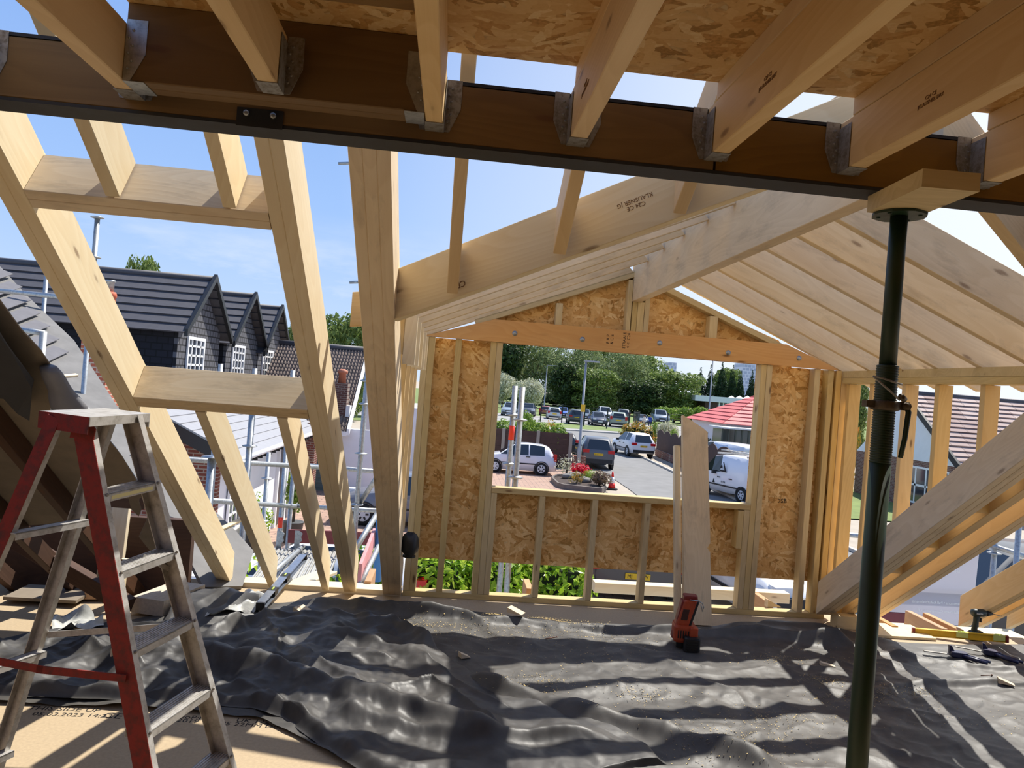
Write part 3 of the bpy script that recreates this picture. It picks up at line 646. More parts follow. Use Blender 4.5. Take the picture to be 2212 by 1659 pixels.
skirt(pl[0], pl[1], .055).build('red_side_skirt', REDP, TPF); skirt(pl[1], pl[2], .03).build('front_edge', ALU, TPF); skirt(pl[2], pl[3], .05).build('far_side_skirt', ALU, TPF)
m_ = MB().prism([(-.04, 0), (.05, 0), (.055, .035), (.02, .075), (-.03, .06)], 0, .004, M.Translation(NA - NB * .72 - NN * .045 - NU * .008) @ M(((NN.x, NU.x, 0, 0), (NN.y, NU.y, 0, 0), (0, 0, 1, 0), (0, 0, 0, 1))))
lpart(m_, 'hinge_bracket', REDP)
RNt, RNb, RFt, RFb = V((-1.245, 2.55, 1.43)), V((-1.70, 2.52, 0)), V((-1.17, 2.80, 1.43)), V((-1.53, 2.88, 0))
RN = {}
for nm, (a, b, inw, red) in {'n': (RNt, RNb, NU, True), 'f': (RFt, RFb, -NU, False)}.items():
    web, fl_ = channel(a, b, inw, .05, .025); r_ = lpart(web, 'rear_rail', REDP if red else ALU); lpart(fl_, 'rail_flange', ALU, r_)
for f in (.26, .60, .86):
    a, b = RNt.lerp(RNb, f), RFt.lerp(RFb, f)
    x = (b - a).normalized(); z = V((0, 0, 1)); z = (z - x * z.dot(x)).normalized(); y = z.cross(x)
    mt = M(((x.x, y.x, z.x, a.x), (x.y, y.y, z.y, a.y), (x.z, y.z, z.z, a.z), (0, 0, 0, 1))); L = (b - a).length
    lpart(MB().box((0, -.022, -.004), (L, .022, 0), mt).box((0, -.022, -.022), (L, -.019, 0), mt).box((0, .019, -.022), (L, .022, 0), mt), 'rear_rung', ALU)
def bar(a, b, wd, th, nm, mat):
    mt = frame(a, b, (0, 0, 1)); L = (V(b) - V(a)).length; return lpart(MB().box((0, -th / 2, -wd / 2), (L, th / 2, wd / 2), mt), nm, mat)
pN = NA + NB * 2.32 - NN * .03 - NU * .012; pR = RNt.lerp(RNb, .53) - NU * .012
mid = pN.lerp(pR, .52) - V((0, 0, .012))
b1 = bar(pN, mid, .024, .004, 'spreader_bar', REDP); b2 = bar(mid + (mid - pN).normalized() * -.02, pR, .024, .004, 'spreader_bar', REDP)
pF = FA + FB * 2.1 - NN * .03; pG = RFt.lerp(RFb, .56)
bar(pF, pG, .022, .004, 'spreader_bar', ALU)
bar(FA + FB * 1.3 - NN * .06, FA + FB * 1.0 - NN * .05 - NU * .12, .016, .003, 'brace', ALU)

# ================================================================ tools and loose timber
OR = plain('orange_tool_casing', (168, 66, 34), .42, var=.1, scale=30); DKR = plain('dark_red_plastic', (120, 30, 24), .45)
NG = thing('nail_gun', 'orange cordless nail gun standing on the polythene before the leaning plank', 'tool', (1.655, 4.86, .012), -.15)
def rbox(x0, x1, y0, y1, z0, z1, r=.012, lean=0.):
    """box with rounded plan corners; lean shifts the top in x"""
    mb = MB(); pr = []
    for cx, cy, a0 in ((x1 - r, y1 - r, 0), (x0 + r, y1 - r, 90), (x0 + r, y0 + r, 180), (x1 - r, y0 + r, 270)):
        for k in range(5): a = radians(a0 + k * 22.5); pr.append((cx + r * cos(a), cy + r * sin(a)))
    e = min(r * .5, (z1 - z0) * .25); cx, cy = (x0 + x1) / 2, (y0 + y1) / 2
    rings = []
    for z, s_ in ((z0, .93), (z0 + e, 1), (z1 - e, 1), (z1, .93)):
        q = (z - z0) / (z1 - z0) * lean; rings.append([V((cx + (x - cx) * s_ + q, cy + (y - cy) * s_, z)) for x, y in pr])
    mb.smooth = False; mb.loft(rings); return mb
rbox(-.07, .075, -.02, .12, .055, .165, .03).build('motor_housing', OR, NG)
rbox(-.065, .03, .0, .10, .15, .33, .022, .05).build('body', OR, NG)
g = rbox(.012, .042, .004, .095, .155, .325, .014, .045).build('grip', BLACKP, NG)
rbox(-.018, .075, .012, .09, .318, .356, .015, .0).build('top_cap', DKR, NG)
bt = rbox(-.005, .10, -.065, .05, .0, .105, .022); BT = bt.build('battery', BLACKP, NG)
rb = MB()
for k in range(5): rb.box((.012, -.068, .018 + k * .016), (.084, -.064, .026 + k * .016))
rb.build('battery_ribs', BLACKP, BT)
rbox(.03, .085, -.035, .03, .098, .16, .014).build('battery_mount', OR, NG)
MB().tube([(.02, .0, .335), (.075, -.01, .335), (.098, -.02, .325), (.108, -.022, .30), (.1, -.022, .272), (.095, -.022, .30), (.088, -.02, .318)], .0035, 8).build('belt_hook', GALV, NG)
rbox(-.05, .0, -.01, .02, .02, .07, .01).build('nose', BLACKP, NG)
rbox(-.078, -.058, .01, .09, .07, .32, .008, .05).build('magazine', DKR, NG)
vs_ = MB()
for k in range(5): vs_.box((-.045 + k * .016, -.0235, .085), (-.038 + k * .016, -.019, .135))
vs_.build('vent_slots', BLACKP, NG)
rbox(-.03, .012, -.004, .004, .20, .27, .004, .012).build('label_plate', plain('dark_tool_label', (60, 26, 22), .5), NG)
DG = plain('olive_tool_casing', (40, 52, 48), .45, var=.15, scale=40)
DR = thing('cordless_drill', 'dark green cordless drill standing upright beside the yellow level', 'tool', (4.15, 5.475, .004), .0)
Ry = M.Rotation(pi / 2, 4, 'Y')
MB().lathe([(.012, 0), (.026, .006), (.030, .025), (.030, .09), (.026, .105), (.022, .112)], 20, mt=M.Translation((-.055, 0, .205)) @ Ry).build('motor_housing', DG, DR)
MB().lathe([(.021, 0), (.021, .02), (.016, .035), (.012, .055), (.006, .06)], 16, mt=M.Translation((.055, 0, .203)) @ Ry).build('chuck', BLACKP, DR)
MB().tube([(.112, 0, .203), (.185, -.005, .190)], .0032, 8).build('driver_bit', GALVD, DR)
MB().loft([[V((cx + rx * cos(2 * pi * k / 14), .017 * sin(2 * pi * k / 14), z)) for k in range(14)] for z, cx, rx in ((.05, -.025, .026), (.09, -.022, .022), (.14, -.014, .022), (.19, -.008, .030))]).build('handle', DG, DR)
rbox(.015, .028, -.008, .008, .135, .165, .004).build('trigger', BLACKP, DR)
rbox(-.068, .042, -.035, .035, .0, .052, .018).build('battery', BLACKP, DR)
rbox(-.055, .038, -.03, .03, .048, .066, .016).build('battery_foot', DG, DR)
text('makita', .019, 'printed_logo', WHITE, M.Translation((-.01, -.0304, .205)) @ M.Rotation(pi / 2, 4, 'X'), DR, .001)
YEL = plain('yellow_level_paint', (222, 178, 40), .45, var=.08, scale=40)
def level(a, b, wd, ht, mat, label, cap, vials, nm='spirit_level'):
    a, b = V(a), V(b); L = (b - a).length; fr = frame(a, b)
    o = thing(nm, label, 'spirit level'); o.matrix_world = fr
    t = .004; m_ = MB().box((.02, -wd / 2, 0), (L - .02, wd / 2, t)).box((.02, -wd / 2, ht - t), (L - .02, wd / 2, ht)).box((.02, -.003, t), (L - .02, .003, ht - t))
    m_.build('beam', mat, o)
    for x in (0, L - .02): rbox(x, x + .02, -wd / 2 - .001, wd / 2 + .001, 0, ht, .004).build('end_cap', cap, o)
    for v_ in vials:
        f = MB().box((v_ * L - .04, -wd / 2 - .0005, ht * .2), (v_ * L + .04, wd / 2 + .0005, ht + .0006)); vo_ = f.build('vial_window', BLACKP if mat is not YEL else plain('vial_lime', (206, 210, 120), .2), o)
        MB().tube([(v_ * L - .025, 0, ht + .001), (v_ * L + .025, 0, ht + .001)], .006, 8).build('vial', plain('vial_green', (190, 214, 90), .15), vo_)
    return o
level((3.66, 5.52, .004), (4.29, 5.325, .04), .028, .05, YEL, 'yellow spirit level lying along the edge of the sheet beside the drill', DKR, (.52, .9))
SILV = metal('blue_grey_aluminium', (150, 158, 172), .35, (90, 96, 108), 30, .4, .8)
level((-1.135, 5.10, .05), (-1.075, 6.25, .12), .055, .05, SILV, 'silver spirit level sloping out over the eaves on the left', plain('black_cap', (24, 24, 28), .5), (.25, .52))
BLU = plain('navy_clamp_plastic', (26, 30, 66), .4)
for (px, py, a, lab) in ((2068, 1428, -.25, 'left one of two dark blue bar clamps lying on the sheet'), (2140, 1424, -.55, 'right one of two dark blue bar clamps lying on the sheet')):
    p = gp(px, py, 0); c = thing('bar_clamp', lab, 'clamp', (p.x, p.y, .03), a)
    MB().box((-.22, -.01, .008), (.12, .01, .014)).build('bar', GALVD, c)
    rbox(-.05, .06, -.03, .035, 0, .035, .012).build('clamp_body', BLU, c)
    MB().prism([(-.05, .0), (.0, .0), (-.04, .07), (-.055, .07)], .005, .03).build('jaw', BLU, c)
    MB().tube([(.02, -.02, .016), (.08, -.07, .014), (.15, -.10, .010)], [.013, .014, .011], 8).build('handle', BLU, c)
    MB().tube([(.05, -.0, .016), (.11, -.04, .014), (.18, -.07, .010)], [.010, .011, .009], 8).build('trigger', BLU, c)
# leaning planks
def plank(out, thk, a, b, nm, label, mat):
    """out: outline in (x, length) laid from the foot a to the head b, thk towards the wall"""
    a, b = V(a), V(b); z = (b - a).normalized(); x = V((1, 0, 0)); x = (x - z * x.dot(z)).normalized(); y = z.cross(x)
    mb = MB().prism([(q[1], -q[0]) for q in out], 0, thk)
    mb.v = [(v[0], v[2], v[1]) for v in mb.v]
    o = mb.build(nm, mat); o.matrix_world = M(((z.x, x.x, -y.x, a.x), (z.y, x.y, -y.y, a.y), (z.z, x.z, -y.z, a.z), (0, 0, 0, 1))) @ M.Scale(-1, 4, (0, 1, 0)) @ M.Scale(-1, 4, (0, 0, 1))
    return tag(o, label, 'plank')
PB = (1.948, 5.43, .012); PT = at(1500, 925, 1, 5.86)
plank([(-.105, 0), (.105, 0), (.101, .53), (.078, .56), (.104, .60), (.098, 1.46), (.06, 1.49), (-.102, 1.585)], .045, PB, (PT.x, 5.85, 1.50), 'leaning_plank', 'pale plank with slanted top and notch leaning in the window opening', GREYW)
plank([(-.024, 0), (.024, 0), (.024, 1.33), (-.024, 1.33)], .045, (1.822, 5.50, .012), (PT.x - .125, 5.87, 1.33), 'leaning_batten', 'narrow batten leaning behind the left edge of the notched plank', PINE)
def wedge(px, py, l, wd, h, rot, label, mat=PINEB, z=.012, nm='timber_offcut'):
    p = gp(px, py, 0); z = max(z, hmain(p.x, p.y, .5, .5) + .002)
    o = MB().prism([(-l / 2, 0), (l / 2, 0), (l / 2, h * .1), (-l / 2, h)], -wd / 2, wd / 2).build(nm, mat, None, (p.x, p.y, z)); o.rotation_euler = (0, 0, rot)
    return tag(o, label, 'offcut')
wedge(1113, 1350, .11, .07, .035, -.5, 'triangular timber offcut on the black sheet near the gable wall')
wedge(655, 1326, .10, .09, .03, -.6, 'small timber wedge just right of the silver level')
wedge(2172, 1490, .09, .05, .03, -.5, 'triangular timber offcut at the lower right edge of the sheet')
wedge(1787, 1446, .09, .04, .02, -.2, 'thin splinter of timber left of the green prop')
wedge(1002, 1428, .06, .05, .03, .4, 'tiny timber chip near the middle of the black sheet')
wedge(1668, 1322, .12, .05, .06, .15, 'split block lying on the bottom plate right of the leaning plank', z=.045)
o = timber_mb(.195, .1, .098).build('timber_block', TREAT); o.location = (3.075, 5.60, .002); o.rotation_euler = (0, 0, .03); tag(o, 'short square timber block under the foot of the triple right rafter', 'timber')
tag(MB().box((-.25, -.16, 0), (.25, .16, .018)).build('board_offcut', plain('ply_offcut', (222, 200, 156), .7, var=.1, scale=30), None, (3.52, 5.55, .004)), 'pale board offcut lying under the yellow level', 'board')
for px, py, r, lab in ((1190, 1385, .5, 'loose nail on the black sheet below the gable window'), (2130, 1466, .2, 'brown screw on the sheet below the clamps')):
    p = gp(px, py, 0); d = V((cos(r), sin(r), 0)) * .045
    tag(MB().tube([p - d + V((0, 0, .022)), p + d + V((0, 0, .022))], .003, 6).lathe([(.006, 0), (.006, .003)], 8, mt=M.Translation(p + d + V((0, 0, .022))) @ d.to_track_quat('Z', 'Y').to_matrix().to_4x4()).build('nail' if r > .3 else 'screw', plain('rusty_steel', (112, 74, 58), .5, metal=.4)), lab, 'nail' if r > .3 else 'screw')
# concrete block and scraps on the left
CONC = plain('concrete', (198, 184, 164), .9, var=.15, scale=50, bump=.3)
o = MB().box((-.115, -.22, 0), (.115, .22, .1)).build('concrete_block', CONC, None, (-1.75, 5.2, .02)); o.rotation_euler = (0, 0, -.28); tag(o, 'grey concrete block on the floor behind the stepladder', 'block')
o = MB().box((-.1, -.05, 0), (.1, .05, .065)).build('brick', plain('pale_brick', (196, 160, 124), .85, var=.15, scale=30), None, (-2.22, 5.3, .02)); o.rotation_euler = (0, 0, .2); tag(o, 'single pale brick left of the concrete block', 'brick')
# cap hanging on the dormer rafter
cap = MB(); cap.smooth = True; cap.v = []
cap.loft([[V((.055 * s_ * cos(a) * (1 + .12 * sin(3 * a)), .05 * s_ * sin(a), z + .012 * cos(2 * a))) for a in [2 * pi * k / 16 for k in range(16)]] for z, s_ in ((-.13, .6), (-.12, 1.0), (-.08, 1.15), (-.03, 1.05), (.0, .8), (.02, .3))])
HC = thing('cap', 'black cap hanging on the triple rafter beside the gable wall', 'cap', (-.195, 5.30, .56)); cap.build('crown', BLACKP, HC)
cap = MB(); cap.loft([[V((.045 * cos(a), .01 + .035 * sin(a), z)) for a in [2 * pi * k / 12 for k in range(12)]] for z in (-.15, -.135)]); cap.build('peak', BLACKP, HC)
# ================================================================ old roof left of the opening, scaffold, neighbours
GREYT = plain('grey_concrete_tile', (96, 94, 98), .62, var=.14, scale=9, bump=.1)
GREYT2 = plain('pale_grey_flat_tile', (150, 150, 154), .5, var=.06, scale=5)
BLKT = plain('charcoal_tile', (74, 72, 76), .6, var=.12, scale=7)
BLKF = plain('black_fascia', (24, 25, 28), .4)
FELT = plain('roofing_felt', (108, 106, 104), .75, var=.18, scale=5, bump=.2)
FELTIN = plain('felt_underside', (128, 116, 100), .9, var=.12, scale=8, bump=.15)
def oldz(y): return rz(y) - .16
def oldpt(px, py):
    d = ray(px, py); n = V((0, TP, 1)); p0 = V((0, 5.75, oldz(5.75))); o = V((0, 0, H)); return o + d * (n.dot(p0 - o) / n.dot(d))
def oldsheet(outline, th=.006):
    mb = MB(); n = V((0, TP, 1)).normalized()
    pts = [oldpt(*p) for p in outline]; k = len(pts)
    mb.add(pts + [p + n * th for p in pts], [tuple(range(k)), tuple(range(2 * k - 1, k - 1, -1))] + [(i, (i + 1) % k, k + (i + 1) % k, k + i) for i in range(k)]); return mb
OR_ = thing('old_roof_slope', 'torn old roof slope of felt and battens behind the stepladder', 'roof')
r3 = random.Random(3)
def jag(a, b, n, s):
    return [(a[0] + (b[0] - a[0]) * k / n + r3.uniform(-s, s), a[1] + (b[1] - a[1]) * k / n + r3.uniform(-s, s)) for k in range(1, n)]
up_ = [(-250, 520), (-60, 590), (0, 650), (45, 712), (88, 758), (135, 830), (188, 895), (262, 985), (332, 1100), (395, 1215)] + jag((395, 1240), (330, 1220), 4, 6) + [(300, 1160), (318, 1120), (312, 1070)] + jag((310, 1060), (292, 1130), 5, 6) + jag((285, 1120), (275, 1060), 4, 6) + [(232, 1075), (200, 1120), (150, 1130), (60, 1135), (-250, 1120)]
oldsheet(up_).build('felt_underlay', [FELTIN], OR_)
LS = thing('lean_to_roof', 'sunlit grey felted roof slope with bare battens seen past the leftmost rafter', 'roof')
LN = V((.35, -.2, .9)).normalized(); LP0 = at(430, 1150, 1, 6.15)
def lpt(px, py): d = ray(px, py); o = V((0, 0, H)); return o + d * (LN.dot(LP0 - o) / LN.dot(d))
pts = [lpt(*p) for p in [(-60, 600), (40, 704), (85, 748), (128, 815), (172, 874), (250, 965), (330, 1085), (395, 1180), (440, 1268), (524, 1266), (548, 1190), (505, 1142), (456, 1096), (405, 1036), (345, 985), (255, 880), (160, 735), (60, 640), (0, 575)]]
k = len(pts); MB().add(pts + [p - LN * .03 for p in pts], [tuple(range(k)), tuple(range(2 * k - 1, k - 1, -1))] + [(i, (i + 1) % k, k + (i + 1) % k, k + i) for i in range(k)]).build('felt', FELT, LS)
for a, b in (((108, 818), (165, 812)), ((205, 900), (262, 892)), ((285, 985), (345, 975)), ((384, 1052), (416, 1036)), ((462, 1152), (526, 1122))):
    timber('batten', lpt(*a), lpt(*b), .036, .022, PINEB, parent=LS, up=LN)
n_ = V((0, TP, 1)).normalized()
for k in range(7):
    p, q = lpt(-70 + k * 24, 622 + k * 27), lpt(10 + k * 20, 596 + k * 27); timber('old_tile', p + LN * (.012 + .006 * (7 - k)), q + LN * (.012 + .006 * (7 - k)), .16, .012, GREYT, parent=LS, up=LN)
for x, yb in ((-2.05, 3.0), (-2.45, 2.6), (-2.85, 2.6)):
    o = timber_mb(4.2, .05, .1).build('old_rafter', DARKW); o.matrix_world = frame((x, 6.0, oldz(6.0) - .125), (x, 6.0 - 4.2 * .816, oldz(6.0) - .125 + 4.2 * .578), UPN); o.parent = OR_
BFELT = plain('black_felt', (50, 50, 53), .7, var=.2, scale=6, bump=.2)
fl = MB(); fl.smooth = True; rings = []
for k in range(9):
    t = k / 8; c = at(104, 792, 1, 3.3).lerp(at(152, 884, 1, 3.42), t); r = .03 + .035 * t + .004 * sin(9 * t)
    rings.append([c + V((r * (1 + .18 * cos(2 * a)) * cos(a), r * .6 * sin(a), r * .35 * sin(a))) for a in [2 * pi * j / 14 for j in range(14)]])
fl.loft(rings); FLP = fl.build('rolled_felt', plain('grey_felt_roll', (118, 118, 122), .45, var=.15, scale=8), OR_)
fe = MB(); e0_ = rings[-1]; c_e = sum(e0_, V()) / 14; fe.loft([[c_e + (p - c_e) * 1.05 for p in e0_], [c_e + (p - c_e) * 1.08 + V((.003 * sin(5 * j), 0, -.016 - .008 * sin(3 * j))) for j, p in enumerate(e0_)]]); fe.build('torn_white_end', WHITE, FLP)
hf = [(-200, 560), (-60, 606), (0, 660), (46, 722), (90, 796), (94, 812), (79, 882), (62, 866), (48, 850), (34, 834), (10, 826), (-30, 830), (-200, 800)]
hp = [oldpt(*p) - V((0, .05 + .03 * (i % 2), .05)) for i, p in enumerate(hf)]; k = len(hp)
MB().add(hp + [p - V((0, .004, .004)) for p in hp], [tuple(range(k)), tuple(range(2 * k - 1, k - 1, -1))] + [(i, (i + 1) % k, k + (i + 1) % k, k + i) for i in range(k)]).build('hanging_felt', BFELT, OR_)
pw = MB(); pr_ = [(1.9, 0), (5.9, 0), (5.9, max(.02, oldz(5.9) - .14)), (2.4, oldz(2.4) - .14), (1.9, oldz(2.4) - .14)]; pw.loft([[V((x, y, z)) for y, z in pr_] for x in (-3.32, -3.2)])
struct('wall_left_blocker', pw, brick('dark_brick', (78, 56, 46), (62, 46, 38), (70, 62, 56), 'yz'))  # mostly hidden dark wall, added to block sky light from the left corner
# boards and debris in the dark corner below the old roof
tag(MB().box((-3.2, 5.55, .0), (-1.75, 5.62, .52)).build('old_boarding', DARKW), 'old dark brown boarding low in the eaves behind the stepladder', 'board')
o = timber('post', (-2.2, 5.35, 0), (-2.2, 5.42, .62), .11, .05, PINE, 'short pale upright timber behind the rear legs of the stepladder', 'timber', up=(0, 1, 0))
o = timber('post', (-2.02, 5.05, 0), (-2.02, 5.08, .34), .035, .05, PINE, 'thin pale batten standing behind the rear legs of the stepladder', 'timber', up=(0, 1, 0))
o = timber('old_beam', (-2.9, 5.2, .42), (-1.9, 4.9, .05), .07, .1, DARKW, 'dark broken beam slanting down in the left corner', 'timber')
o = timber('old_purlin', (-3.2, 4.95, .72), (-1.85, 4.95, .70), .08, .15, DARKW, 'dark old purlin behind the upper rungs of the stepladder', 'timber')
tag(MB().box((-2.75, 5.1, .03), (-2.3, 5.4, .05)).build('board_scrap', FELTIN), 'broken pale board lying in the dark left corner', 'board')

# ---- eaves timbers outside the wall
WP = timber('wall_plate', (-1.7, 5.86, -.02), (-.25, 5.86, -.02), .16, .06, PINE, 'pale wall plate under the feet of the left rafters', 'timber')
o = timber('eaves_board', (1.33, 6.30, -.01), (3.02, 6.30, -.01), .12, .085, PINE, 'long pale timber lying outside, behind the bottom plate of the gable wall', 'timber', plies=1)
for x, y0, l, zt, lab in ((-.52, 5.93, .4, .06, 'rafter foot sticking out left of the triple rafter'), (.75, 5.95, .3, .07, 'small timber end behind the hedge gap in the gable wall'), (2.72, 5.95, .4, .07, 'timber end outside the right bay of the gable wall'),
               (3.995, 5.62, .48, .03, 'left one of two joist ends with sunlit tops, left of the drill'), (4.125, 5.62, .44, .03, 'right one of two joist ends with sunlit tops, left of the drill'), (3.585, 5.62, .3, .03, 'joist end just right of the foot of the green prop')):
    timber('eaves_timber', (x, y0, zt - .14), (x, y0 + l, zt - .14), .05, .14, REDW, lab, 'timber')
tag(timber('eaves_packer', (3.3, 6.2, -.18), (5.1, 6.2, -.18), .3, .03, PINE), 'pale eaves board behind the drill and yellow level', 'timber')

# ---- scaffold
def rosette(mb, p, ax=(0, 0, 1), r=.062):
    mt = M.Translation(p) @ V(ax).to_track_quat('Z', 'Y').to_matrix().to_4x4()
    mb.lathe([(.03, -.012), (r, -.004), (r, .004), (.03, .012)], 16, mt=mt); return mb
REDTAPE = plain('red_reflective_tape', (232, 60, 34), .4)
def standard(px, py, Y, z0, z1, ros, label, band=None, r=.025, grp='scaffold poles'):
    p = at(px, py, 1, Y); o = thing('scaffold_pole', label, 'scaffold pole', (p.x, Y, z0), 0, grp)
    MB().tube([(0, 0, 0), (0, 0, z1 - z0)], r, 14).build('tube', GALV, o)
    for zz in ros: rosette(MB(), (0, 0, zz - z0), r=r * 2.5).build('rosette', GALV, o)
    if band is not None: MB().tube([(0, 0, band - z0), (0, 0, band + .12 - z0)], r * 1.05, 14).build('red_band', REDTAPE, o)
    return o
def zz(px, py, Y): return at(px, py, 1, Y).z
standard(452, 1070, 6.35, -2.6, zz(458, 986, 6.35), (zz(458, 987, 6.35), zz(447, 1115, 6.35)), 'stout scaffold pole between the two left jack rafters', r=.034)
standard(530, 1080, 6.6, -2.6, zz(543, 893, 6.6), (zz(535, 963, 6.6), zz(522, 1184, 6.6)), 'scaffold pole with a red band at its foot, left of the platform', band=zz(514, 1255, 6.6))
standard(575, 1050, 9.2, -2.6, zz(578, 977, 9.2), (zz(576, 1033, 9.2), zz(572, 1125, 9.2)), 'scaffold pole ending low before the dark front door')
standard(611, 1060, 8.75, -2.6, zz(619, 945, 8.75), (zz(612, 1090, 8.75),), 'scaffold pole with a red band at the far left corner of the platform', band=zz(606, 1140, 8.75))
standard(628, 1090, 8.85, -2.6, zz(634, 925, 8.85), (zz(629, 1092, 8.85),), 'scaffold pole just right of the banded pole before the front door')
standard(778, 1000, 7.5, -2.6, zz(838, 335, 7.5), (zz(797, 823, 7.5), zz(791, 873, 7.5), zz(784, 980, 7.5), zz(772, 1090, 7.5)), 'tall scaffold pole between the double and triple rafters')
standard(1096, 1050, 6.30, -.42, zz(1108, 833, 6.3), (zz(1106, 896, 6.3), zz(1100, 1002, 6.3)), 'left pole of the pair in the gable window, with a red band', band=zz(1102, 950, 6.3), r=.023)
standard(1112, 1050, 6.12, -.40, zz(1126, 836, 6.12), (zz(1124, 907, 6.12), zz(1116, 1031, 6.12)), 'right pole of the pair in the gable window', r=.024)
standard(200, 600, 7.6, -2.6, zz(212, 468, 7.6), (zz(211, 470, 7.6), zz(206, 556, 7.6)), 'tall scaffold pole before the dark tiled roof on the left', r=.024)
standard(108, 500, 9.2, -2.6, zz(115, 430, 9.2), (), 'scaffold pole behind the leftmost rafter, ending against the sky', r=.024)
standard(92, 740, 6.9, -2.0, zz(93, 716, 6.9), (), 'low scaffold pole beside the old tiles at the far left', r=.03)
standard(340, 830, 11.5, -2.6, zz(479, 782, 11.5) if False else .9, (), 'scaffold pole end behind the lower header, left one', r=.03, grp=None) if False else None
for px, py, Y, lab in ((477, 786, 11.0, 'leftmost of three scaffold pole ends showing above the lower header'), (551, 796, 11.0, 'middle of three scaffold pole ends showing above the lower header'), (633, 800, 11.0, 'rightmost of three scaffold pole ends showing above the lower header')):
    standard(px, py, Y, -2.6, zz(px, py, Y), (), lab, r=.033)
standard(2148, 1190, 7.2, -2.6, zz(2156, 1130, 7.2), (zz(2148, 1195, 7.2),), 'scaffold pole right of the hanging banner', r=.026)
standard(2200, 1150, 6.9, -2.6, zz(2203, 1050, 6.9), (), 'scaffold pole at the right edge of the frame', r=.026)
standard(1822, 1190, 7.3, -2.6, zz(1824, 1156, 7.3), (), 'short scaffold pole behind the yellow studs right of the gable wall', r=.03)
def rail(a, b, label, r=.0245, mat=GALV):
    o = MB().tube([a, b], r, 12, True).build('scaffold_rail', mat); return tag(o, label, 'scaffold rail', 'scaffold rails')
rail(at(330, 988, 1, 6.5), at(700, 1010, 1, 8.85), 'upper guard rail crossing before the brick bungalow')
rail(at(640, 1003, 1, 8.9), at(830, 1020, 1, 8.6), 'upper guard rail crossing before the white garage wall')
rail(at(450, 1081, 1, 6.6), at(640, 1094, 1, 8.85), 'lower guard rail crossing before the brick bungalow')
rail(at(620, 1092, 1, 8.9), at(830, 1104, 1, 8.4), 'lower guard rail crossing before the garage')
rail(at(826, 1012, 1, 7.2), at(779, 1085, 1, 7.55), 'short blue-lit brace beside the triple rafter')
rail(at(822, 1098, 1, 7.1), at(765, 1190, 1, 6.4), 'sloping hand rail above the pink toe board')
rail(at(818, 1180, 1, 7.0), at(778, 1262, 1, 6.3), 'sloping hand rail below the pink toe board')
rail(at(-60, 622, 1, 8.6), at(190, 647, 1, 7.62), 'rail behind the leftmost rafter at the far left')
rail(at(40, 712, 1, 6.9), at(96, 720, 1, 6.9), 'short rail stub beside the old tiles')
rail(at(731, 353, 1, 7.5), at(836, 350, 1, 7.5), 'small tube end sticking out left of the triple rafter high up', r=.014)
rail(at(755, 610, 1, 7.5), at(816, 608, 1, 7.5), 'small tube end sticking out left of the triple rafter halfway up', r=.014)
rail(at(1790, 1152, 1, 7.3), at(1890, 1160, 1, 7.3), 'rail seen between the yellow studs right of the gable wall')
rail(at(2140, 1178, 1, 7.2), at(2230, 1206, 1, 7.0), 'rail joining the two poles at the right edge')
PZ = -.36
DK = plain('galvanised_deck', (186, 184, 178), .45, metal=.35, var=.1, scale=12)
dkx = [-1.62, -1.30, -.98]; 
for i in range(3):
    x0 = -1.66 + i * .235; o = thing('scaffold_deck', ('left', 'middle', 'right')[i] + ' ribbed metal deck of the scaffold platform beyond the eaves', 'scaffold deck', (x0, 6.35, PZ), .06, 'scaffold decks')
    mb = MB().box((0, 0, 0), (.225, 2.25, .01)).box((0, 0, .01), (.012, 2.25, .035)).box((.213, 0, .01), (.225, 2.25, .035))
    for k in range(4): mb.box((.035 + k * .045, .02, .01), (.055 + k * .045, 2.23, .022))
    mb.build('deck', DK, o)
    mb = MB()
    for q in range(44):
        for k in range(5): mb.box((.02 + k * .045, .04 + q * .05, .0105), (.033 + k * .045, .06 + q * .05, .0125))
    mb.build('grip_hole_shade', plain('deck_shadow_hole', (70, 70, 70), .8), o)  # raised dark pads standing for holes, their shade put into the colour
MAR = plain('maroon_toe_board', (120, 54, 56), .6, var=.12, scale=10); PINK = plain('faded_pink_board', (206, 140, 142), .6, var=.1, scale=8)
tag(timber('toe_board', at(622, 1172, 1, 8.75), at(800, 1178, 1, 8.75), .03, .15, MAR), 'maroon toe board at the far end of the scaffold platform', 'board')
p, q = at(775, 1262, 1, 6.3), at(806, 1178, 1, 7.6)
tag(timber('toe_board', p, q, .03, .17, PINK), 'faded pink toe board along the right side of the platform', 'board')
tag(MB().tube([at(814, 1255, 1, 7.5), at(822, 1120, 1, 7.5)], .045, 10).build('blue_post', plain('blue_paint', (60, 120, 176), .5)), 'blue upright beside the triple rafter foot', 'post')
tag(timber('deck_plank', (-1.5, 6.5, PZ + .03), (-1.05, 7.6, PZ + .03), .18, .03, PINE), 'yellow timber offcut lying on the scaffold platform', 'plank')
rail(at(655, 1180, 1, 8.6), at(560, 1262, 1, 6.5), 'platform edge tube striped with tape, left of the decks') 
for px, lab in ((603, 'left'), (642, 'right')):
    p = at(px, 1166, 1, 8.6); mb = MB()
    mb.prism([(-.03, -.1), (.03, -.1), (.03, -.03), (.055, -.01), (.04, .03), (.055, .07), (.02, .1), (-.03, .1)], -.004, .004, M.Translation(p)); tag(mb.build('toe_board_bracket', GALV), lab + ' grey bracket holding the maroon toe board', 'bracket')
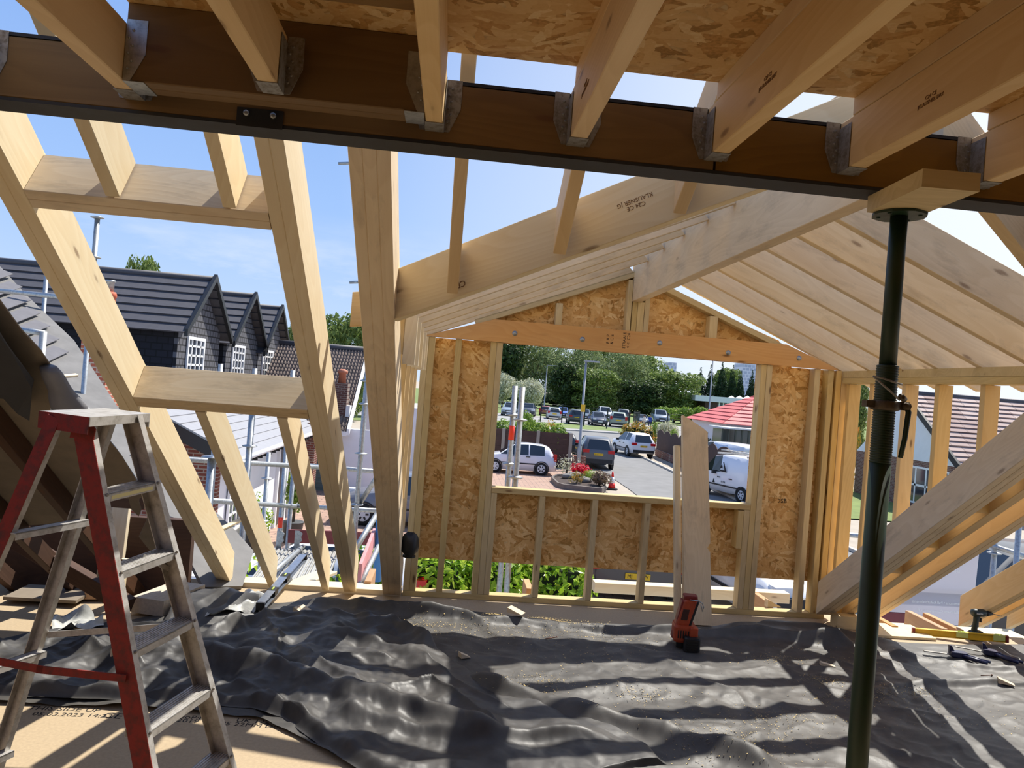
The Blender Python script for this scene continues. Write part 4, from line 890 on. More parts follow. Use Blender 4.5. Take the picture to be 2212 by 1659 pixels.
# hanging banner on the right, read from behind
BAN = plain('grey_banner_cloth', (214, 212, 218), .7)
nt_ = BAN.node_tree; tl_ = N(nt_, 'ShaderNodeBsdfTranslucent'); tl_.inputs[0].default_value = (.66, .65, .69, 1); mx_ = N(nt_, 'ShaderNodeMixShader', Fac=.6); nt_.links.new(nt_.nodes['Principled BSDF'].outputs[0], mx_.inputs[1]); nt_.links.new(tl_.outputs[0], mx_.inputs[2]); nt_.links.new(mx_.outputs[0], nt_.nodes['Material Output'].inputs[0])
bp_ = [at(1880, 1180, 1, 7.4), at(2119, 1158, 1, 7.4), at(2098, 1352, 1, 7.4), at(1880, 1345, 1, 7.4)]
BO = MB().loft([[p for p in bp_], [p + V((0, .004, 0)) for p in bp_]]).build('hanging_banner', BAN); tag(BO, 'grey scaffold banner seen from behind, its white lettering reversed', 'banner')
def btext(s, px, py, size):
    p = at(px, py, 1, 7.396); text(s, size, 'reversed_lettering', WHITE, basis((-1, 0, 0), (0, 0, 1), p) @ M.Scale(1, 4, (0, 0, 1)), BO, .001, 'LEFT')
btext('Extensions \u2022 Full Refurbishments', 2080, 1305, .042); btext('Basement Conversions \u2022 F', 2072, 1323, .042); btext('All Aspects', 1956, 1338, .042); btext('Our', 2084, 1217, .10); btext('abjam', 2074, 1234, .046)
tag(timber('banner_ledger', at(1880, 1272, 1, 7.45), at(2112, 1284, 1, 7.45), .04, .06, plain('dull_ledger', (128, 128, 128), .6)), 'dull ledger tube behind the reversed banner', 'scaffold rail')
tag(timber('toe_board', at(1890, 1346, 1, 7.2), at(1975, 1352, 1, 7.2), .03, .12, MAR), 'maroon toe board under the banner', 'board')

# ================================================================ neighbouring houses on the left
def tiles(a, b, c, d, n, th=.03, gap=.55, lift=.02):
    """n overlapping courses between the ridge line a-b and the eaves line d-c"""
    mb = MB(); nn = (b - a).cross(d - a).normalized(); nn = nn if nn.z > 0 else -nn
    for k in range(n):
        t0, t1 = k / n, (k + 1) / n + .15 / n
        p = [a.lerp(d, t0), b.lerp(c, t0), b.lerp(c, t1) + nn * lift, a.lerp(d, t1) + nn * lift]
        mb.loft([[q for q in p], [q + nn * th for q in p]])
    return mb
BRK = brick('red_brick', (128, 66, 50), (104, 54, 42), (150, 134, 120))
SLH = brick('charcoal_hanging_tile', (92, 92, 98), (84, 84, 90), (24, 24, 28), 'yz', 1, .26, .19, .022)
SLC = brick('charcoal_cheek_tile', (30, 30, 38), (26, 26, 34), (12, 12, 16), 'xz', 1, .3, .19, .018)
WRN = plain('white_render', (232, 234, 238), .8, var=.03, scale=3)
GLS = plain('window_glass', (46, 54, 66), .08, spec=.8)
PVC = plain('white_pvc', (240, 240, 240), .35)
def window(mb_par, o, u, v, wd, ht, nx, ny, fr=.05, bars=.022, depth=.05, par=None, glass=GLS, name='window'):
    """framed window: lower left corner o, along u and v"""
    u, v = V(u).normalized(), V(v).normalized(); n = u.cross(v); mt = M(((u.x, v.x, n.x, o[0]), (u.y, v.y, n.y, o[1]), (u.z, v.z, n.z, o[2]), (0, 0, 0, 1)))
    f = MB()
    for a, b in (((0, 0), (wd, fr)), ((0, ht - fr), (wd, ht)), ((0, fr), (fr, ht - fr)), ((wd - fr, fr), (wd, ht - fr))): f.box((*a, 0), (*b, depth), mt)
    for k in range(1, nx): x = wd * k / nx; f.box((x - bars, fr, 0), (x + bars, ht - fr, depth * .8), mt)
    for k in range(1, ny): y = ht * k / ny; f.box((fr, y - bars, 0), (wd - fr, y + bars, depth * .8), mt)
    w_ = f.build(name, PVC, par)
    MB().box((fr, fr, .005), (wd - fr, ht - fr, .015), mt).build('pane', glass, w_); return w_
DHX = -7.5
DH = thing('neighbour_house', 'dark tile-hung house with three gabled dormers, beyond the stepladder', 'house')
def dq(px, py): return at(px, py, 0, DHX)
ap = [(447, 607), (537, 642), (597, 668)]; lf = [(388, 690), (478, 722), (548, 738)]; rf = [(483, 716), (553, 728), (609, 740)]
for k in range(3):
    A_, L_, R_ = dq(*ap[k]), dq(*lf[k]), dq(*rf[k]); ze = min(L_.z, R_.z); ym = A_.y; hw = max(ym - L_.y, R_.y - ym)
    hw = (R_.y - L_.y) / 2; zr = A_.z; ze = zr - hw * .80
    dep = 9. if k == 0 else 7.
    w_ = MB().prism([(ym - hw + .15, -1.2), (ym + hw - .15, -1.2), (ym + hw - .15, ze + .1), (ym, zr - .12), (ym - hw + .15, ze + .1)], 0, .12, M.Translation((DHX - .05, 0, 0)) @ M.Rotation(pi / 2, 4, 'Z') @ M.Scale(1, 4, (1, 0, 0)))
    w_.v = [(DHX - .05 - (i_ % 2) * 0, 0, 0) for i_ in range(0)] or [(DHX - .15 + .1 * (1 if idx < len(w_.v) // 2 else 0), v_[1], v_[2]) for idx, v_ in enumerate(w_.v)]
    W_ = w_.build('dormer_front', SLH, DH)
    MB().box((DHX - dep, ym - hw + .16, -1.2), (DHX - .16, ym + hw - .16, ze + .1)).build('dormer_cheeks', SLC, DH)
    a, b = V((DHX - dep, ym, zr)), V((DHX + .22, ym, zr))
    T_ = tiles(a, b, V((DHX + .22, ym - hw - .1, ze - .08)), V((DHX - dep, ym - hw - .1, ze - .08)), 7, .04, lift=.05)
    T2 = tiles(a, b, V((DHX + .22, ym + hw + .1, ze - .08)), V((DHX - dep, ym + hw + .1, ze - .08)), 7, .04, lift=.05)
    T_.v_ = None; o_ = len(T_.v); T_.v += T2.v; T_.f += [[i + o_ for i in f] for f in T2.f]; T_.m += T2.m; T_.sm += T2.sm
    RO = T_.build('tiled_roof', BLKT, DH)
    MB().tube([a + V((0, 0, .06)), b + V((0, 0, .06))], .10, 8).build('ridge_tiles', BLKT, RO)
    v_ = MB()
    for s in (-1, 1):
        e = V((DHX + .2, ym + s * (hw + .14), ze - .16)); t_ = V((DHX + .2, ym, zr + .02))
        v_.loft([[e, e + V((.1, 0, 0)), e + V((.1, 0, .2)), e + V((0, 0, .2))], [t_, t_ + V((.1, 0, 0)), t_ + V((.1, 0, .2)), t_ + V((0, 0, .2))]])
    v_.build('bargeboard', BLKF, RO)
    wy0, wy1 = ((402, 440), (500, 527), (566, 588))[k]; p0, p1 = dq(wy0, 800), dq(wy1, 800); zt_ = dq((wy0 + wy1) / 2, (728, 745, 756)[k]).z
    window(None, (DHX - .04, p0.y, zt_ - 1.35), (0, 1, 0), (0, 0, 1), (p1.y - p0.y) * .97, 1.35, 4, 5, .09, .03, par=DH)
MB().box((DHX - 9, 14.2, -2.6), (DHX - 4.2, 44, .1)).build('house_body', SLC, DH)
# old chimney in front of it
CH = thing('chimney', 'orange brick chimney stack with a tall clay pot behind the left rafter', 'chimney', (0, 0, 0))
c0 = at(223, 760, 1, 13.5)
MB().box((c0.x - .28, 13.3, -1.0), (c0.x + .16, 13.9, c0.z + .32)).build('stack', brick('chimney_brick', (178, 96, 70), (160, 84, 62), (190, 170, 150)), CH)
MB().box((c0.x - .32, 13.25, c0.z + .22), (c0.x + .20, 13.95, c0.z + .45)).build('stack_cap', BRK, CH)
MB().lathe([(.13, 0), (.11, .1), (.095, .4), (.10, .43), (.115, .45), (.1, .49), (.12, .5), (.12, .56), (.10, .6)], 16, c=(c0.x - .0, 13.55, c0.z + .44)).build('chimney_pot', plain('terracotta', (190, 92, 60), .7, var=.12), CH)
MB().lathe([(.07, 0), (.07, .16), (.085, .17), (.085, .2)], 12, c=(c0.x, 13.55, c0.z + 1.04)).build('vent_cowl', GALV, CH)
# brick bungalow with pale grey roof
EX, EY0, EY1, EZ = -4.15, 15.4, 25.0, -.2
BG = thing('bungalow', 'red brick bungalow with pale grey flat-tiled roof beyond the left rafters', 'house')
sl_ = .49; BW = 2.9; rx = EX - BW
tiles(V((rx, EY0 - .15, EZ + BW * sl_)), V((rx, EY1, EZ + BW * sl_)), V((EX + .05, EY1, EZ)), V((EX + .05, EY0 - .15, EZ)), 12, .02, lift=.022).build('tiled_roof', GREYT2, BG)
vb = MB(); vb.loft([[V((EX + .1, EY0 - .2, EZ - .22)), V((EX + .1, EY0 - .2, EZ + .05)), V((EX + .1, EY0 - .05, EZ + .05)), V((EX + .1, EY0 - .05, EZ - .22))], [V((rx, EY0 - .2, EZ + BW * sl_ - .26)), V((rx, EY0 - .2, EZ + BW * sl_ + .05)), V((rx, EY0 - .05, EZ + BW * sl_ + .05)), V((rx, EY0 - .05, EZ + BW * sl_ - .26))]])
vb.build('verge_board', BLKF, BG)
MB().prism([(EX - .3, -2.6), (EX - .3, EZ - .1), (rx, EZ + (BW - .3) * sl_ - .1), (rx - 2, EZ + (BW - .3) * sl_ - .1), (rx - 2, -2.6)], EY0, EY0 + .2).build('brick_gable', BRK, BG)
MB().box((EX - .45, EY0 + .2, -2.6), (EX - .3, EY1, EZ - .05)).build('white_front_wall', WRN, BG)
g = MB().tube([(EX + .1, EY0 - .1, EZ - .03), (EX + .1, EY1, EZ - .03)], .06, 8); g.build('gutter', PVC, BG)
for k in range(22): y = EY0 + .2 + k * .43; MB().box((EX - .28, y, EZ - .18), (EX + .08, y + .06, EZ - .07)).build('rafter_end', BLKF, BG)
p0 = at(590, 1115, 0, EX - .3); p1 = at(640, 1100, 0, EX - .3)
dr = MB().box((EX - .3, p0.y, -2.6), (EX - .26, p0.y + 1.0, -.5)).box((EX - .3, p0.y + 1.15, -2.6), (EX - .27, p0.y + 1.5, -.5)); D_ = dr.build('front_door', plain('dark_door', (34, 38, 46), .35), BG)
fr_ = MB().box((EX - .3, p0.y - .12, -2.6), (EX - .22, p0.y, -.4)).box((EX - .3, p0.y + 1.0, -2.6), (EX - .22, p0.y + 1.15, -.4)).box((EX - .3, p0.y + 1.5, -2.6), (EX - .22, p0.y + 1.62, -.4)); fr_.build('door_frame', PVC, D_)
window(None, (EX - .27, EY0 + .7, -1.9), (0, 1, 0), (0, 0, 1), 1.0, 1.2, 3, 3, .06, .02, par=BG); 
MB().box((EX - .3, EY1 - .6, -2.6), (EX + .02, EY1, EZ + .2)).build('brick_pier', BRK, BG)
# brown pantiled house
PH = thing('pantiled_house', 'white rendered house with brown pantile roof between the double and triple rafters', 'house')
PY0, PY1, PX0, PX1 = 27.3, 31.6, at(602, 752, 1, 31.6).x, -3.55
z0, z1 = -.42, 2.62
ps = MB(); ps.smooth = True; nu, nr = 150, 22
for r_ in range(nr):
    t0, t1 = r_ / nr, (r_ + 1.12) / nr; o_ = len(ps.v); vs = []
    for i in range(nu + 1):
        x = PX0 + (PX1 - PX0) * i / nu; w_ = .045 * (1 + sin(i * 2 * pi / 5.2)) * .9
        for t_, e in ((t0, 0.), (t1, .05), (t1, .0)): vs.append((x, PY1 + (PY0 - PY1) * t_ - .0, z1 + (z0 - z1) * t_ + w_ + e))
    ps.add(vs, [(i * 3 + j, i * 3 + 3 + j, i * 3 + 4 + j, i * 3 + 1 + j) for i in range(nu) for j in (0, 1)])
ps.build('pantile_roof', plain('brown_pantile', (122, 104, 92), .8, var=.28, scale=2.5, bump=.2), PH)
MB().tube([(PX0, PY1, z1 + .08), (PX1, PY1, z1 + .08)], .13, 8).build('ridge_tiles', BLKT, PH)
MB().box((PX0, PY0 + .35, -2.6), (PX1 - .25, PY0 + .6, z0 + .1)).prism([(PY0 + .35, -2.6), (PY0 + .35, z0), (PY1, z1 - .2), (PY1 + 3.9, z0), (PY1 + 3.9, -2.6)], 0, 1).build('white_walls', WRN, PH) if False else MB().box((PX0, PY0 + .35, -2.6), (PX1 + 1.2, PY0 + .6, z0 + .1)).build('white_front_wall', WRN, PH)
b_ = MB(); b_.loft([[V((PX1, PY0 - .05, z0 - .1)), V((PX1 + .1, PY0 - .05, z0 - .1)), V((PX1 + .1, PY0 - .05, z0 + .12)), V((PX1, PY0 - .05, z0 + .12))], [V((PX1, PY1, z1 - .1)), V((PX1 + .1, PY1, z1 - .1)), V((PX1 + .1, PY1, z1 + .12)), V((PX1, PY1, z1 + .12))]]); b_.box((PX0, PY0 - .06, z0 - .14), (PX1, PY0 + .02, z0 + .02)); b_.build('white_bargeboard', PVC, PH)
cx_ = at(738, 850, 1, 28.2)
MB().box((cx_.x - .28, 27.9, -.1), (cx_.x + .24, 28.5, cx_.z + .38)).build('chimney_stack', brick('dark_chimney_brick', (98, 62, 52), (84, 54, 46), (130, 116, 106)), PH)
MB().lathe([(.15, 0), (.13, .35), (.19, .37), (.19, .45), (.08, .52)], 14, c=(cx_.x - .02, 28.2, cx_.z + .38)).build('chimney_pot', plain('terracotta_pale', (178, 110, 82), .7), PH)
MB().prism([(29.0, .5), (29.9, 1.2), (29.9, 1.34), (29.0, .64)], cx_.x + .28, cx_.x + .40).build('lead_flashing', plain('white_flashing', (214, 214, 214), .5), PH) if False else MB().box((cx_.x + .24, 27.85, .1), (cx_.x + .38, 28.5, .5)).build('lead_flashing', plain('white_flashing', (214, 214, 214), .5), PH)
GB = MB().box((-4.9, PY0 + .28, -2.6), (-3.9, PY0 + .36, -.9)); 
for k in range(9): GB.box((-4.85, PY0 + .26, -2.5 + k * .18), (-3.95, PY0 + .29, -2.42 + k * .18))
GB.build('garage_door', plain('green_grey_door', (96, 110, 106), .6), PH)
MB().box((-6.4, PY0 + .28, -2.6), (-5.4, PY0 + .36, -.75)).build('side_gate', plain('dark_green_gate', (44, 52, 48), .6), PH)
# garage beyond, right of the pantile house
o = MB().box((-3.5, 33, -2.6), (.5, 40, .4)).build('white_block', WRN); tag(o, 'pale rendered wall glimpsed right of the pantiled house', 'building')
# ================================================================ street, cars, trees
def poly(px, z, name, mat, world=False):
    pts = [V((*p, z)) if world else gp(*p, z) for p in px]; n = len(pts)
    mb = MB(); mb.add(pts + [p - V((0, 0, .02)) for p in pts], [tuple(range(n)), tuple(range(2 * n - 1, n - 1, -1))] + [(i, n + i, n + (i + 1) % n, (i + 1) % n) for i in range(n)])
    return struct(name, mb, mat)
ASPH = plain('asphalt', (122, 121, 120), .9, var=.12, scale=1.2, bump=.1); PAVE = plain('paving', (166, 155, 140), .9, var=.1, scale=1.5)
GRASS = plain('grass', (108, 124, 62), .9, var=.25, scale=1.1, bump=.4); KERB = plain('kerb', (186, 180, 170), .9)
PAVER = brick('brick_pavers', (172, 142, 124), (158, 128, 112), (126, 106, 96), 'xy', 1, .42, .2, .02)
struct('ground', MB().box((-400, 5.99, GZ - .3), (900, 1600, GZ - .04)), PAVE)
poly([(-90, 115), (300, 115), (300, 380), (-90, 380)], GZ - .02, 'grass_field', GRASS, True)
poly([(-20, 72), (80, 78), (120, 84), (120, 130), (-20, 116)], GZ - .015, 'car_park', plain('car_park_asphalt', (150, 148, 146), .9, var=.1, scale=.6), True)
poly([(2400, 1700), (1480, 1150), (1360, 1057), (1308, 1022), (1262, 990), (1220, 968), (1060, 955), (800, 945), (800, 921), (1060, 925), (1244, 931), (1360, 939), (1500, 949), (1700, 962), (1700, 978), (1400, 957), (1330, 951), (1313, 955), (1323, 961), (1342, 969), (1401, 994), (1457, 1021), (1560, 1066), (1900, 1215), (2600, 1520)], GZ - .01, 'road', ASPH)
poly([(700, 893), (1215, 914), (1365, 927), (1370, 934), (1244, 926), (1100, 918), (700, 905)], GZ, 'grass_verge', GRASS)
poly([(600, 1013), (1235, 1014), (1262, 1024), (1192, 1041), (1216, 1057), (1302, 1064), (1420, 1160), (1400, 1500), (300, 1500)], GZ, 'driveway', PAVER)
def kerb(px, label, h=.1, w_=.14):
    P = [gp(*p) for p in px]; mb = MB()
    for a, b in zip(P, P[1:]):
        d = (b - a).normalized(); n = V((-d.y, d.x, 0)) * w_; mb.loft([[a, a + n, a + n + V((0, 0, h)), a + V((0, 0, h))], [b, b + n, b + n + V((0, 0, h)), b + V((0, 0, h))]])
    o = mb.build('kerb', KERB); o['kind'] = 'structure'
kerb([(1900, 1215), (1560, 1066), (1457, 1021), (1401, 994), (1342, 969), (1323, 961), (1313, 955), (1330, 951)], '')
kerb([(1060, 925), (1244, 931), (1360, 939), (1500, 949)], '', .12, .3)
poly([(14.5, 29.5), (22.5, 29.5), (26, 36), (21, 44), (15.8, 36)], GZ + .02, 'lawn', GRASS, True)

# ---- foliage
def leafmat(name, a, b, c=None, rough=.5, tr=.35):
    m, nt, bs = newmat(name); L = nt.links
    g = N(nt, 'ShaderNodeNewGeometry'); st = [(0, lin(*a)), (.6, lin(*b)), (1, lin(*(c or b)))]
    col = ramp(nt, g.outputs['Random Per Island'], st); L.new(col, bs.inputs['Base Color']); bs.inputs['Roughness'].default_value = rough; bs.inputs['Specular IOR Level'].default_value = .25
    t = N(nt, 'ShaderNodeBsdfTranslucent'); L.new(col, t.inputs[0]); mx = N(nt, 'ShaderNodeMixShader', Fac=tr); L.new(bs.outputs[0], mx.inputs[1]); L.new(t.outputs[0], mx.inputs[2])
    L.new(mx.outputs[0], [n for n in nt.nodes if n.type == 'OUTPUT_MATERIAL'][0].inputs[0]); return m
BARK = plain('bark', (84, 70, 56), .9, var=.3, scale=4)
def leaves(blobs, n, size, seed, shell=.35, flat=0., lw=.5):
    """leaf quads scattered through ellipsoid blobs (centre, radii)"""
    r = random.Random(seed); mb = MB(); tot = sum(b[1][0] * b[1][1] + b[1][0] * b[1][2] for b in blobs)
    for c, ra in blobs:
        k = int(n * (ra[0] * ra[1] + ra[0] * ra[2]) / tot)
        for _ in range(k):
            d = V((r.gauss(0, 1), r.gauss(0, 1), r.gauss(0, 1))).normalized(); q = 1 - shell * r.random() ** 1.5
            p = V(c) + V((d.x * ra[0], d.y * ra[1], d.z * ra[2])) * q * (1 + r.uniform(-.08, .12))
            nn = (d + V((r.gauss(0, .6), r.gauss(0, .6), r.gauss(0, .6) + flat))).normalized(); u = nn.orthogonal().normalized(); v_ = nn.cross(u); a = r.uniform(0, 6.28)
            u, v_ = u * cos(a) + v_ * sin(a), v_ * cos(a) - u * sin(a); s = size * r.uniform(.6, 1.3)
            mb.add([p - u * s, p + v_ * s * lw + nn * s * .12, p + u * s, p - v_ * s * lw + nn * s * .12], [(0, 1, 2, 3)])
    return mb
def blobs(kind, r, h, w_):
    B = []
    if kind == 'round':
        B.append(((0, 0, h * .58), (w_ * .42, w_ * .42, h * .34))); B.append(((0, 0, h * .26), (w_ * .38, w_ * .38, h * .24)))
        for k in range(11): a = r.uniform(0, 6.28); q = w_ * r.uniform(.2, .36); B.append(((q * cos(a), q * sin(a), h * r.uniform(.18, .86)), (w_ * r.uniform(.14, .24),) * 2 + (h * r.uniform(.10, .17),)))
    elif kind == 'bush':
        for k in range(8): a = r.uniform(0, 6.28); q = w_ * r.uniform(.0, .32); B.append(((q * cos(a), q * sin(a), h * r.uniform(.3, .66)), (w_ * r.uniform(.2, .3),) * 2 + (h * r.uniform(.26, .36),)))
    elif kind == 'cone':
        for k in range(8): t = k / 7; q = w_ * .5 * (1 - t) ** .7 + .05 * w_; B.append(((r.uniform(-.04, .04) * w_, r.uniform(-.04, .04) * w_, h * (.1 + .84 * t)), (q, q, h * .12)))
    return B
PROTO = {}
def proto(key, kind, h, w_, n, size, mat, seed, trunk=True, lw=.5, core=None):
    if key in PROTO: return PROTO[key]
    r = random.Random(seed); B = blobs(kind, r, h, w_); me = leaves(B, n, size, seed, lw=lw)
    fo = me.build('foliage', mat); COL.objects.unlink(fo)
    tr = MB()
    tr.tube([(0, 0, 0), (.02 * w_, 0, h * .3), (0, .02 * w_, h * .62)], [.05 * w_ ** .8, .035 * w_ ** .8, .01 * w_], 8)
    for k in range(5): a = k * 1.3; tr.tube([(0, 0, h * (.2 + .07 * k)), (w_ * .28 * cos(a), w_ * .28 * sin(a), h * (.42 + .08 * k))], [.02 * w_ ** .8, .006 * w_], 6)
    to = tr.build('trunk', BARK); COL.objects.unlink(to)
    PROTO[key] = (fo, to, h, w_); return PROTO[key]
def plant(key, p, h, w_, rot, name, label, cat, group=None):
    fo, to, h0, w0 = PROTO[key]; o = thing(name, label, cat, (p[0], p[1], p[2]), rot, group); o.scale = (w_ / w0, w_ / w0, h / h0)
    for q in (fo, to):
        c = q.copy(); COL.objects.link(c); c.parent = o
    return o
LG = leafmat('tree_leaf', (80, 100, 46), (116, 136, 68), (156, 170, 98)); LD_ = leafmat('dark_leaf', (42, 60, 34), (66, 86, 46), (98, 116, 66))
LW = leafmat('willow_leaf', (106, 122, 78), (140, 154, 104), (176, 186, 138)); LP = leafmat('blossom_leaf', (150, 156, 120), (206, 206, 180), (228, 226, 206))
LC = leafmat('conifer_leaf', (34, 52, 34), (52, 74, 46), (70, 92, 58)); LY = leafmat('laurel_leaf', (96, 138, 30), (150, 184, 44), (196, 214, 84), rough=.3, tr=.45)
LO_ = leafmat('mixed_hedge_leaf', (108, 112, 40), (168, 150, 60), (200, 130, 60)); LB = leafmat('bush_leaf', (90, 120, 40), (130, 158, 62), (168, 190, 96))
proto('broad', 'round', 15, 13, 8200, .40, LG, 1); proto('broad2', 'round', 15, 13, 8200, .40, LG, 21); proto('willow', 'round', 16, 14, 9500, .40, LW, 2, lw=.28); proto('dark', 'round', 14, 11, 7600, .40, LD_, 3)
proto('blossom', 'bush', 8, 9, 5200, .28, LP, 4); proto('conifer', 'cone', 14, 5, 4200, .40, LC, 5, lw=.3); proto('bush', 'bush', 3, 4, 2200, .16, LB, 6); proto('shrub', 'bush', 1.6, 2, 1500, .075, LB, 7); proto('darkbush', 'bush', 3, 4, 2200, .15, LD_, 8); proto('gold', 'bush', 1.5, 2, 1300, .07, LO_, 9)
proto('laurel', 'bush', 1.5, 2, 900, .08, LY, 10)
GT = 'trees beyond the car park'
def tree(key, px, Y, top, wpx, name, label, cat='tree', group=GT, base=GZ, rot=None):
    p = at(px, 850, 1, Y); zt_ = at(px, top, 1, Y).z; return plant(key, (p.x, Y, base), zt_ - base, wpx * Y / F, rnd.uniform(0, 6.28) if rot is None else rot, name, label, cat, group)
T = [('dark', 1075, 190, 690, 120, 'dark broad tree behind the blossom bush at the left window jamb'), ('willow', 1150, 200, 700, 150, 'feathery grey-green tree behind the distant lamp post'), ('willow', 1230, 205, 705, 150, 'feathery grey-green tree behind the near lamp post top'), ('dark', 1235, 170, 775, 100, 'dark rounded tree between the two lamp posts'), ('broad', 1290, 165, 790, 110, 'bright green rounded tree right of the near lamp post'), ('willow', 1345, 195, 735, 130, 'tall feathery tree in the middle of the window view'), ('broad2', 1300, 230, 700, 160, 'tall tree at the back behind the bright rounded tree'), ('broad2', 1400, 200, 760, 120, 'tall rounded tree left of the gap of sky'), ('broad', 1455, 170, 795, 130, 'broad green tree just left of the conifers'), ('dark', 1390, 165, 815, 110, 'low dark tree behind the green gate')]
for t_ in T: tree(t_[0], *t_[1:5], 'broadleaf_tree', t_[5])
for k, (px, top, wp, lab) in enumerate(((1510, 800, 34, 'leftmost of the dark conifers'), (1532, 795, 34, 'conifer behind the tall right lamp post'), (1556, 790, 40, 'tallest conifer in the row'), (1580, 796, 32, 'fourth conifer of the row from the left'), (1598, 806, 30, 'conifer left of the tower block'), (1622, 806, 32, 'rightmost conifer, before the tower block'))):
    tree('conifer', px, 210, top, wp, 'conifer', lab + ' beyond the school')
tree('broad', 1568, 240, 788, 70, 'broadleaf_tree', 'light green tree rising behind the conifers')
tree('blossom', 1086, 150, 800, 62, 'blossom_tree', 'pale blossoming tree against the left window jamb'); tree('blossom', 1140, 145, 813, 62, 'blossom_tree', 'pale blossoming tree just right of the paired scaffold poles')
for px, wp, lab in ((1440, 60, 'left'), (1480, 64, 'middle'), (1518, 60, 'right')): tree('bush', px, 128, 876, wp, 'hedge_bush', lab + ' clipped bush behind the parked cars near the school', 'bush', 'bushes behind the car park')
tree('broad', 295, 60, 530, 84, 'broadleaf_tree', 'tree top showing over the dark tiled roof', group=None, base=GZ); tree('broad2', 622, 75, 690, 60, 'broadleaf_tree', 'green tree right of the third dormer', group=None); tree('broad', 745, 70, 660, 130, 'broadleaf_tree', 'green tree over the pantiled roof', group=None); tree('dark', 800, 80, 690, 90, 'broadleaf_tree', 'dark tree behind the triple rafter', group=None)
tree('broad2', 1850, 62, 818, 60, 'broadleaf_tree', 'tree between the gable corner post and the first yellow stud', group=None); tree('broad2', 1978, 90, 838, 36, 'broadleaf_tree', 'small tree top over the right house roof, near the prop', group=None); tree('dark', 2130, 110, 845, 40, 'broadleaf_tree', 'tiny dark tree top over the right house ridge', group=None); tree('gold', 1852, 44, 888, 44, 'shrub', 'yellow flowering shrub right of the gable corner post', 'shrub', None)
for k, (px, wp, lab) in enumerate(((1060, 130, 'first'), (1130, 130, 'second'), (1200, 130, 'third'), (1270, 130, 'fourth'), (1340, 130, 'fifth'), (1410, 130, 'sixth'), (1470, 120, 'last'))):
    tree('darkbush', px, 212 + (k % 2) * 6, 838, wp, 'undergrowth', lab + ' clump of dark undergrowth under the tree line, counted from the left jamb', 'bush', 'undergrowth below the trees')
# ---- hedges
def hedge(a, b, wd, z0, z1, n, size, mat, label, name='hedge', seed=1, parts=None, bump=.12):
    a, b = V((a[0], a[1], 0)), V((b[0], b[1], 0)); L = (b - a).length; k = max(2, int(L / (wd * .8))); r = random.Random(seed); B = []
    for i in range(k + 1):
        p = a.lerp(b, i / k); h = (z1 - z0); B.append(((p.x, p.y, z0 + h * .5), (wd * .55, wd * .55, h * .54 * (1 + r.uniform(-bump, bump)))))
    o = thing(name, label, 'hedge'); leaves(B, n, size, seed, .3, .15).build('foliage', mat, o)
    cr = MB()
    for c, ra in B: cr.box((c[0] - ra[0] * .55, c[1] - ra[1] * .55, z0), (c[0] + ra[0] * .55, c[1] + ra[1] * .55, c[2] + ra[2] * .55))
    cr.build('dark_core', plain('hedge_core', (28, 40, 18), .9), o); return o  # dark boxes behind the leaves; the hedge's inner shade as colour
a, b = at(800, 1240, 1, 12.6), at(1195, 1240, 1, 13.2)
hedge((a.x, 12.7), (b.x, 13.2), 1.3, GZ, -1.15, 9000, .075, LY, 'bright laurel hedge below the gable wall, seen under the strand board', seed=3)
p = gp(535, 1300); plant('laurel', (at(540, 1240, 1, 9.5).x, 9.5, GZ), 2.0, 1.3, .3, 'laurel_bush', 'bright green laurel bush left of the scaffold platform', 'bush')
FY = 41.6
hedge((2.2, FY + .9), (6.2, FY + .6), 1.1, GZ, -.15, 5200, .10, LB, 'clipped green hedge above the brown board fence', seed=4)
for px, top, Y, wp, key, lab in ((1145, 884, 46, 60, 'bush', 'yellow-green bush behind the clipped hedge'), (1190, 893, 45.5, 58, 'gold', 'olive shrub at the right end of the clipped hedge'), (1080, 902, 46, 40, 'darkbush', 'dark shrub behind the left scaffold pole of the pair'), (1165, 905, 46.5, 60, 'darkbush', 'dusky shrub between two brighter bushes')):
    tree(key, px, Y, top, wp, 'shrub', lab, 'shrub', None)
# ---- fences
WD = plain('dark_brown_boards', (70, 48, 42), .8, var=.2, scale=3); CNC = plain('concrete_post', (150, 140, 130), .9)
FN_ = thing('board_fence', 'dark brown board fence with concrete posts behind the silver hatchback', 'fence')
xs = [1.0, at(1086, 960, 1, FY).x, at(1161, 960, 1, FY).x, at(1232, 960, 1, FY).x]
for x0, x1 in zip(xs, xs[1:]):
    m_ = MB()
    for k in range(6): m_.box((x0 + .07, FY - .02, GZ + .05 + k * .31), (x1 - .07, FY + .02 - .012 * (k % 2), GZ + .355 + k * .31))
    m_.build('board_panel', WD, FN_)
for x in xs[1:]: MB().box((x - .09, FY - .08, GZ), (x + .09, FY + .08, GZ + 1.95)).build('post', CNC, FN_)
MB().box((xs[3] + .02, FY + .1, GZ + .1), (xs[3] + .07, FY + 3, GZ + 1.9)).build('return_panel', WD, FN_)
q0 = xs[3]
tag(MB().box((q0 + .15, FY - .5, GZ), (q0 + .85, FY - .1, GZ + .75)).build('brick_pier', BRK), 'low brick pier at the foot of the near lamp post', 'wall')
SF = thing('scalloped_fence', 'dark brown scalloped fence on a low brick wall along the right pavement', 'fence')
fp = [gp(1417, 984), gp(1462, 1003), gp(1545, 1040), gp(1615, 1070)]
